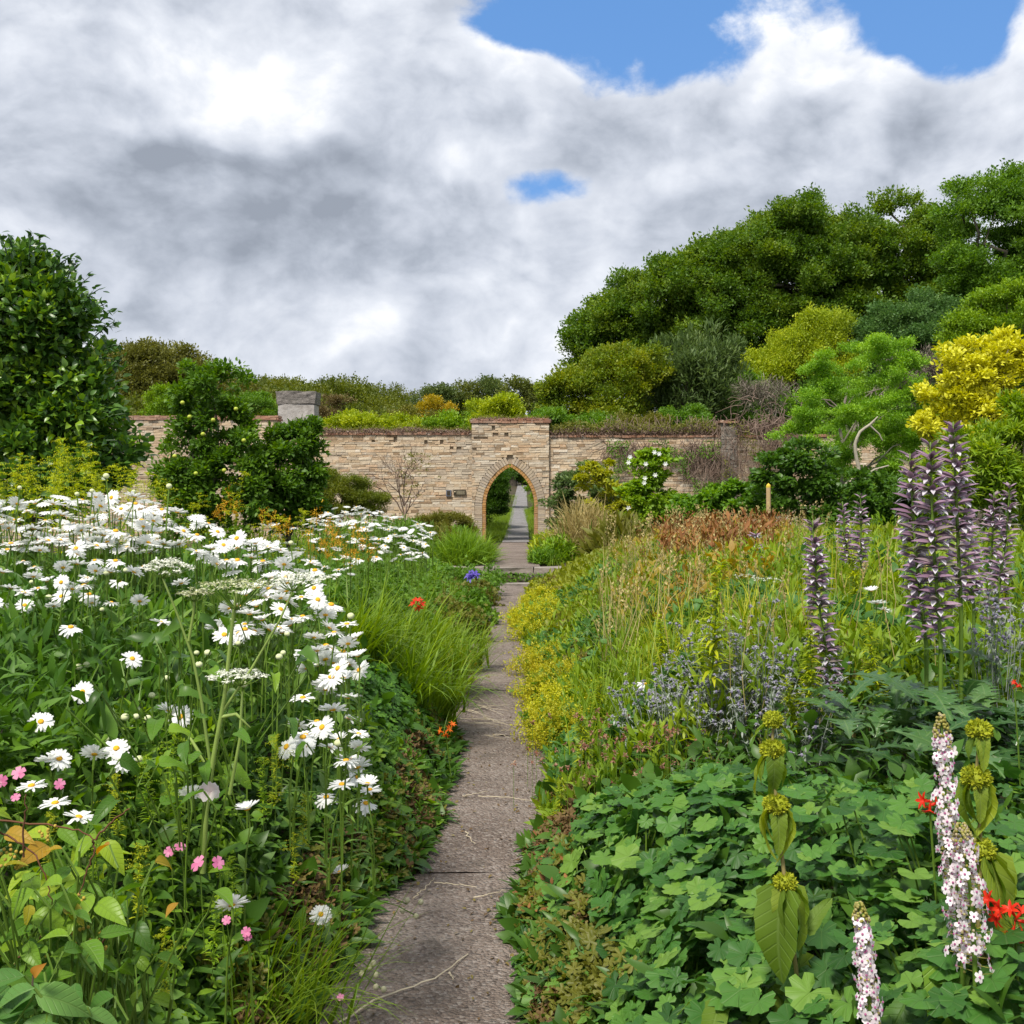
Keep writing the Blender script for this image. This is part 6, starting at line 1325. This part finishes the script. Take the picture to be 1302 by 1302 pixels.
mb.build('stems', plainmat('redbrown_stem', [(.08, .035, .02), (.16, .07, .035)]), o, smooth=True); mb = MB()
for i in range(70):
    x, y = [(15, 1085), (80, 1170), (95, 1185), (105, 1150), (60, 1060), (125, 1200), (12, 1100)][i % 7]; c = qq_(x + rng.normal(0, 9), y + rng.normal(0, 7)); mb.ball(c, .0035, rng.random(), 6, 4, 1)
mb.build('seed_clusters', plainmat('tan_seed', [(.28, .20, .03), (.42, .32, .05), (.34, .14, .08)]), o, smooth=True)['kind'] = 'stuff'
# campion-like bladders and near path bits
mb = MB(); o = thing('bladder_campion', 'pale green bladder-like seed pods leaning over the near left path edge', 'plant', P(525, 1150, 3.9)); oo = np.array(o.location)
for x, y in ((518, 1145), (535, 1147), (512, 1158), (529, 1165), (470, 1230), (478, 1240), (460, 1238), (475, 1225), (488, 1258), (478, 1255)):
    c = P(x, y, 3.9 if y < 1200 else 3.6) - oo; mb.ball(c, .010, .4 + rng.random() * .4, 8, 6, 1.1)
mb.build('pods', plainmat('pod', [(.38, .36, .22), (.52, .50, .34)]), o, smooth=True); mb = MB()
for x, y, x2, y2 in ((518, 1150, 480, 1140), (530, 1165, 480, 1145), (480, 1140, 440, 1125), (472, 1232, 440, 1215), (486, 1258, 440, 1230)): a = P(x, y, 3.9 if y < 1200 else 3.6) - oo; b = P(x2, y2, 3.85 if y < 1200 else 3.6) - oo; mb.tube([a, (a + b) / 2 + (0, 0, .01), b], .0018, 4)
mb.build('stems', M_stem, o)

# ------------------------------------------------------------------ straw and litter on the path
GS = 'dry straws lying on the path'
def gpt(px, py, z=.022): Y = F * (EYE - z) / (py - HY); return P(px, py, Y)
def straw(pl, r, label, group=None):
    pts = np.array([gpt(x, y, .022 + .012 * (i % 2)) for i, (x, y) in enumerate(pl)]); c = pts.mean(0); u = np.linspace(0, 1, len(pl)); uu = np.linspace(0, 1, 14)
    q = np.stack([np.interp(uu, u, pts[:, k]) for k in range(3)], 1); q[1:-1, :2] += rng.normal(0, .004, (12, 2)); mb = MB(); mb.tube(q - c, np.linspace(r, r * .5, 14), 5, rng.random()); o = mb.build('dry_straw', plainmat('dry_straw_mat', [(.40, .34, .24), (.62, .55, .42)])); o.location = tuple(c); tag(o, label, 'straw', group)
straw([(430, 1300), (480, 1270), (520, 1256), (560, 1240), (595, 1213)], .004, 'longest pale straw curving across the near end of the path')
for pl, lab in (([(525, 1142), (538, 1132), (552, 1116)], 'short pale straw sticking out by the pale seed pods'), ([(602, 1141), (620, 1137), (643, 1132)], 'straight pale straw at the right path edge beside brown seed heads'), ([(608, 1012), (650, 1014), (684, 1019)], 'straight thin straw lying across the path above the geranium mound'), ([(592, 1057), (598, 1066), (604, 1073)], 'tiny straw at the left of the path near the faded cranesbill'), ([(552, 1122), (580, 1124), (606, 1128)], 'faint thin straw lying level across the path'),
                ([(571, 1236), (575, 1240), (577, 1246)], 'tiny white chip-like straw on the near path'), ([(588, 1012), (600, 1010), (620, 1006)], 'small straw just left of the long straight one')):
    straw(pl, .0028, lab)
for i in range(22):
    x = rng.uniform(590, 650); y = rng.uniform(893, 935) + (x - 620) * .25; a = rng.normal(.25, .35); L = rng.uniform(18, 50); straw([(x - L / 2 * math.cos(a), y - L / 2 * math.sin(a) * .5), (x, y + rng.normal(0, 1)), (x + L / 2 * math.cos(a), y + L / 2 * math.sin(a) * .5)], .0022, 'thin pale straw in the scattered heap half way along the path', GS)
mb = MB(); n = 900; Yl = rng.uniform(3.0, 12, n); u = rng.random(n); Xl = np.where(u < .5, EL(Yl) + np.abs(rng.normal(0, .14, n)), ER(Yl) - np.abs(rng.normal(0, .14, n)))
mb.multi(T_oval + [T_dia], np.stack([Xl, Yl, np.full(n, .02)], 1), norm(rng.normal(0, 1, (n, 3)) * (1, 1, .15)), norm(rng.normal(0, .3, (n, 3)) + (0, 0, 1)), rng.uniform(.008, .028, n)); stuff(mb.build('leaf_litter', M_brownl), 'small brown leaf crumbs gathered along both edges of the path', 'litter')
# weeds on the steps
mb = MB(); n = 500; p = np.stack([rng.uniform(-.6, .7, n), rng.normal(18.95, .06, n), rng.uniform(.0, .17, n)], 1); mb.multi(T_oval + T_gers, p, norm(rng.normal(0, 1, (n, 3)) + (0, -.6, .3)), norm(rng.normal(0, .5, (n, 3)) + (0, -.5, 1)), .05); stuff(mb.build('step_weeds', M_mid), 'small green weeds growing in the stone steps', 'weeds')

# ------------------------------------------------------------------ growth on the wall
def wallvine(name, label, rect, n, mat, ls, y=WY - .06, Ts=T_oval, dens=None):
    x = rng.uniform(wx(rect[0]), wx(rect[2]), n); z = rng.uniform(wz(rect[3]), wz(rect[1]), n); k = dens(x, z) if dens else np.ones(n, bool); x, z = x[k], z[k]; m = len(x)
    mb = MB(); mb.multi(Ts, np.stack([x, y - rng.random(m) ** 2 * .22, z], 1), norm(rng.normal(0, .7, (m, 3)) + (0, -.2, -.5)), norm(rng.normal(0, .5, (m, 3)) + (0, -1, .4)), ls); return mb
def strands(mb, spots, L, r=.009, y=WY - .08):
    for (px, py) in spots:
        p = np.array([wx(px), y + rng.normal(0, .04), wz(py)]); pts = [p]; d = np.array([rng.normal(0, .35), 0, -1.0])
        for k in range(7): d = norm(d + rng.normal(0, .3, 3) * (1, .25, .5)); pts.append(pts[-1] + d * L / 7 * rng.uniform(.7, 1.3))
        mb.tube(pts, np.linspace(r, r * .3, 8), 4, rng.random())
iv = thing('dead_ivy', 'dead brown ivy hanging over the wall left of the buttress', 'creeper', (wx(830), WY - .1, wz(560)))
def rel(mb, o): mb.v = [v - np.array(o.location) for v in mb.v]; return mb
mb = MB(); strands(mb, [(rng.uniform(765, 905), rng.uniform(558, 575)) for _ in range(130)], .75); strands(mb, [(rng.uniform(870, 915), rng.uniform(558, 600)) for _ in range(90)], .8)
rel(mb, iv).build('stems', M_twig, iv)
mb = wallvine('', '', (770, 560, 915, 645), 5200, None, .05, dens=lambda x, z: (z > wz(600) + .9 * np.sin(x * 2.3) * .4 - .5 * (x > wx(880))) & (np.sin(x * 5 + z * 3) + np.sin(z * 7 - x * 2) > -.2)); rel(mb, iv).build('leaves', M_mid, iv)
iv = thing('dead_ivy', 'thick tangle of dead brown ivy smothering the stone buttress', 'creeper', (wx(930), WY - .1, wz(560)))
mb = MB(); strands(mb, [(rng.uniform(905, 1010), rng.uniform(530, 600)) for _ in range(210)], .7, .008, WY - .22); strands(mb, [(rng.uniform(950, 1000), rng.uniform(520, 545)) for _ in range(22)], .9, .012, WY - .3)
for i in range(34):
    a = P(rng.normal(965, 24), rng.normal(530, 14), WY - .2); pts = [a]; d = norm(rng.normal(0, 1, 3))
    for k in range(6): d = norm(d + rng.normal(0, .35, 3)); pts.append(pts[-1] + d * .14)
    mb.tube(pts, np.linspace(.011, .004, 7), 4, rng.random())
rel(mb, iv).build('stems', M_twig, iv)
mb = wallvine('', '', (915, 535, 1010, 620), 1500, None, .05, WY - .2, dens=lambda x, z: np.sin(x * 6 + z * 4) > .3); rel(mb, iv).build('leaves', M_olive, iv)
# dry growth along the top of the wall
mb = MB()
def topgrowth(x0, x1, z, n, h, mat_mb, ls=.05, depth=.5):
    x = rng.uniform(x0, x1, n); y = rng.uniform(WY - .08, WY + depth, n); hh = h * (.45 + .55 * np.abs(np.sin(x * 3.1) * np.sin(x * 1.3 + 2))); p = np.stack([x, y, z + .06 + hh * rng.random(n) ** 1.3], 1)
    mat_mb.multi(T_lance + T_oval[:1], p, norm(rng.normal(0, .8, (n, 3)) + (0, -.2, .2)), norm(rng.normal(0, .6, (n, 3)) + (0, -.3, 1)), ls * rng.uniform(.6, 1.4, n))
topgrowth(wx(405), XG0, ZL, 5200, .14, mb); topgrowth(XG0 - .05, XG1 + .05, ZG, 2600, .09, mb); topgrowth(XG1, wx(915), ZR, 6000, .24, mb, .06); topgrowth(wx(915), wx(1020), ZR + .1, 3600, .35, mb, .06)
stuff(mb.build('wall_top_growth', leafmat('dry_brown_growth', [(.10, .065, .05), (.19, .125, .095), (.26, .19, .14)], trans=.15)), 'brown dry growth lying along the top of the wall', 'dry growth')
mb = MB(); topgrowth(wx(405), XG0, ZL + .05, 1300, .2, mb); topgrowth(XG1, wx(915), ZR + .08, 3400, .34, mb, .07); topgrowth(XG0, XG1, ZG + .05, 500, .12, mb)
stuff(mb.build('wall_top_grass', M_olive), 'green and olive growth on the top of the wall', 'growth')
mb = MB()
for i in range(260):
    x = rng.uniform(wx(760), wx(1010)); b = np.array([x, WY + rng.uniform(0, .4), ZR + .08]); e_ = b + np.array([rng.normal(0, .18), rng.normal(0, .1), rng.uniform(.15, .5)]); mb.tube([b, (b + e_) / 2 + rng.normal(0, .03, 3), e_], .007, 3, rng.random())
stuff(mb.build('dead_twigs', M_twig), 'bleached dead twigs standing along the top of the right-hand wall', 'twigs')
# plants at the foot of the wall and gateway
def herb(px, py, Y, r, h, n, mat, lab, name='wall_foot_plant', Ts=T_lance, ls=.10, grp='plants at the foot of the wall', seeds=None):
    c = P(px, py, Y); g_ = float(ground(c[0], Y)); o = thing(name, lab, 'plant', (c[0], Y, g_), grp); mb = MB(); d = sph(n); d[:, 2] = np.abs(d[:, 2]); p = d * np.array([r, r, h]) * rng.uniform(.4, 1.05, n)[:, None]
    mb.multi(Ts, p, norm(d * .5 + rng.normal(0, .5, (n, 3)) + (0, 0, .8)), norm(rng.normal(0, .5, (n, 3)) + (0, 0, .7)), ls * rng.uniform(.6, 1.3, n)); mb.build('leaves', mat, o, smooth=True)
    mb = MB()
    for i in range(14): a = np.array([rng.normal(0, r * .4), rng.normal(0, r * .3), 0]); mb.tube([a, a * 1.3 + (0, 0, h * .5), a * 1.5 + (0, 0, h)], .008, 4)
    mb.build('stems', M_stem, o)
herb(585, 690, 22.5, .42, .55, 2600, M_mid, 'leafy green plant in front of the wall left of the gateway foot'); herb(560, 690, 21, .5, .65, 2600, M_olive, 'olive leafy plant farther left of the gateway foot'); herb(520, 690, 20.5, .6, .75, 3000, M_mid, 'green plant behind the far daisy drift at right')
herb(610, 700, 20.5, .30, .30, 1500, M_grass, 'low grassy tuft left of the terrace path', Ts=T_blade[:3], ls=.3); herb(590, 715, 19.9, .5, .42, 1800, M_bright, 'green grassy plants at the left end of the steps', Ts=T_blade[:3], ls=.4)
herb(698, 690, 21.5, .38, .50, 2600, leafmat('fluffy_yellowgreen', [(.14, .24, .015), (.26, .36, .02), (.42, .46, .02)]), 'fluffy yellow-green plant right of the gateway path', ls=.12); herb(712, 700, 20.6, .40, .45, 2400, M_bright, 'bright green plant at the right end of the steps', ls=.12)
herb(690, 705, 20.2, .26, .26, 1100, M_mid, 'small dark green plant at the right edge of the terrace path')
herb(745, 690, 21, .55, .8, 1800, M_straw, 'tan dry stalks in front of the grey shrub', Ts=T_blade, ls=.6); herb(790, 700, 20, .6, .7, 2200, M_olive, 'olive leafy stalks right of the dry tan ones', Ts=T_blade + T_lance, ls=.35)
herb(845, 695, 19.8, .7, .7, 2600, M_olive, 'olive plants below the white flowered shrub'); herb(900, 690, 19.5, .8, .75, 2600, M_rust, 'rusty brown dock plants before the low mid-green shrub', Ts=T_lance + T_blade, ls=.18); herb(970, 690, 18.5, .7, .6, 2400, M_mid, 'green plants beside the wooden stake')
for px, Y, lab in ((1010, 17, 'green plants at the foot of the dark evergreen bush'), (1060, 16.2, 'green plants below the pale curved trunk'), (1120, 15.5, 'green plants right of the pale curved trunk'), (1180, 14.5, 'green plants behind the big purple trio'), (1240, 13.5, 'green plants under the narrow-leaved bush'), (1300, 12.5, 'green plants at the right edge under the narrow-leaved bush'), (940, 18, 'green plants left of the wooden stake')):
    herb(px, 690, Y, .95, 1.05 if px > 1000 else .8, 3200, M_mid if px % 40 else M_bright, lab)
for px, Y, lab in ((505, 21.5, 'green plants under the bare tree'), (470, 20.5, 'green plants left of the bare tree'), (430, 19.8, 'green plants beneath the olive bush'), (380, 18, 'green plants beneath the pear tree'), (320, 17, 'green plants beneath the apple tree'), (250, 15, 'green plants left of the apple tree foot'), (190, 13, 'green plants between the big evergreen and the apple tree')):
    herb(px, 690, Y, .8, .8, 2600, M_mid if px % 20 else M_bright, lab)
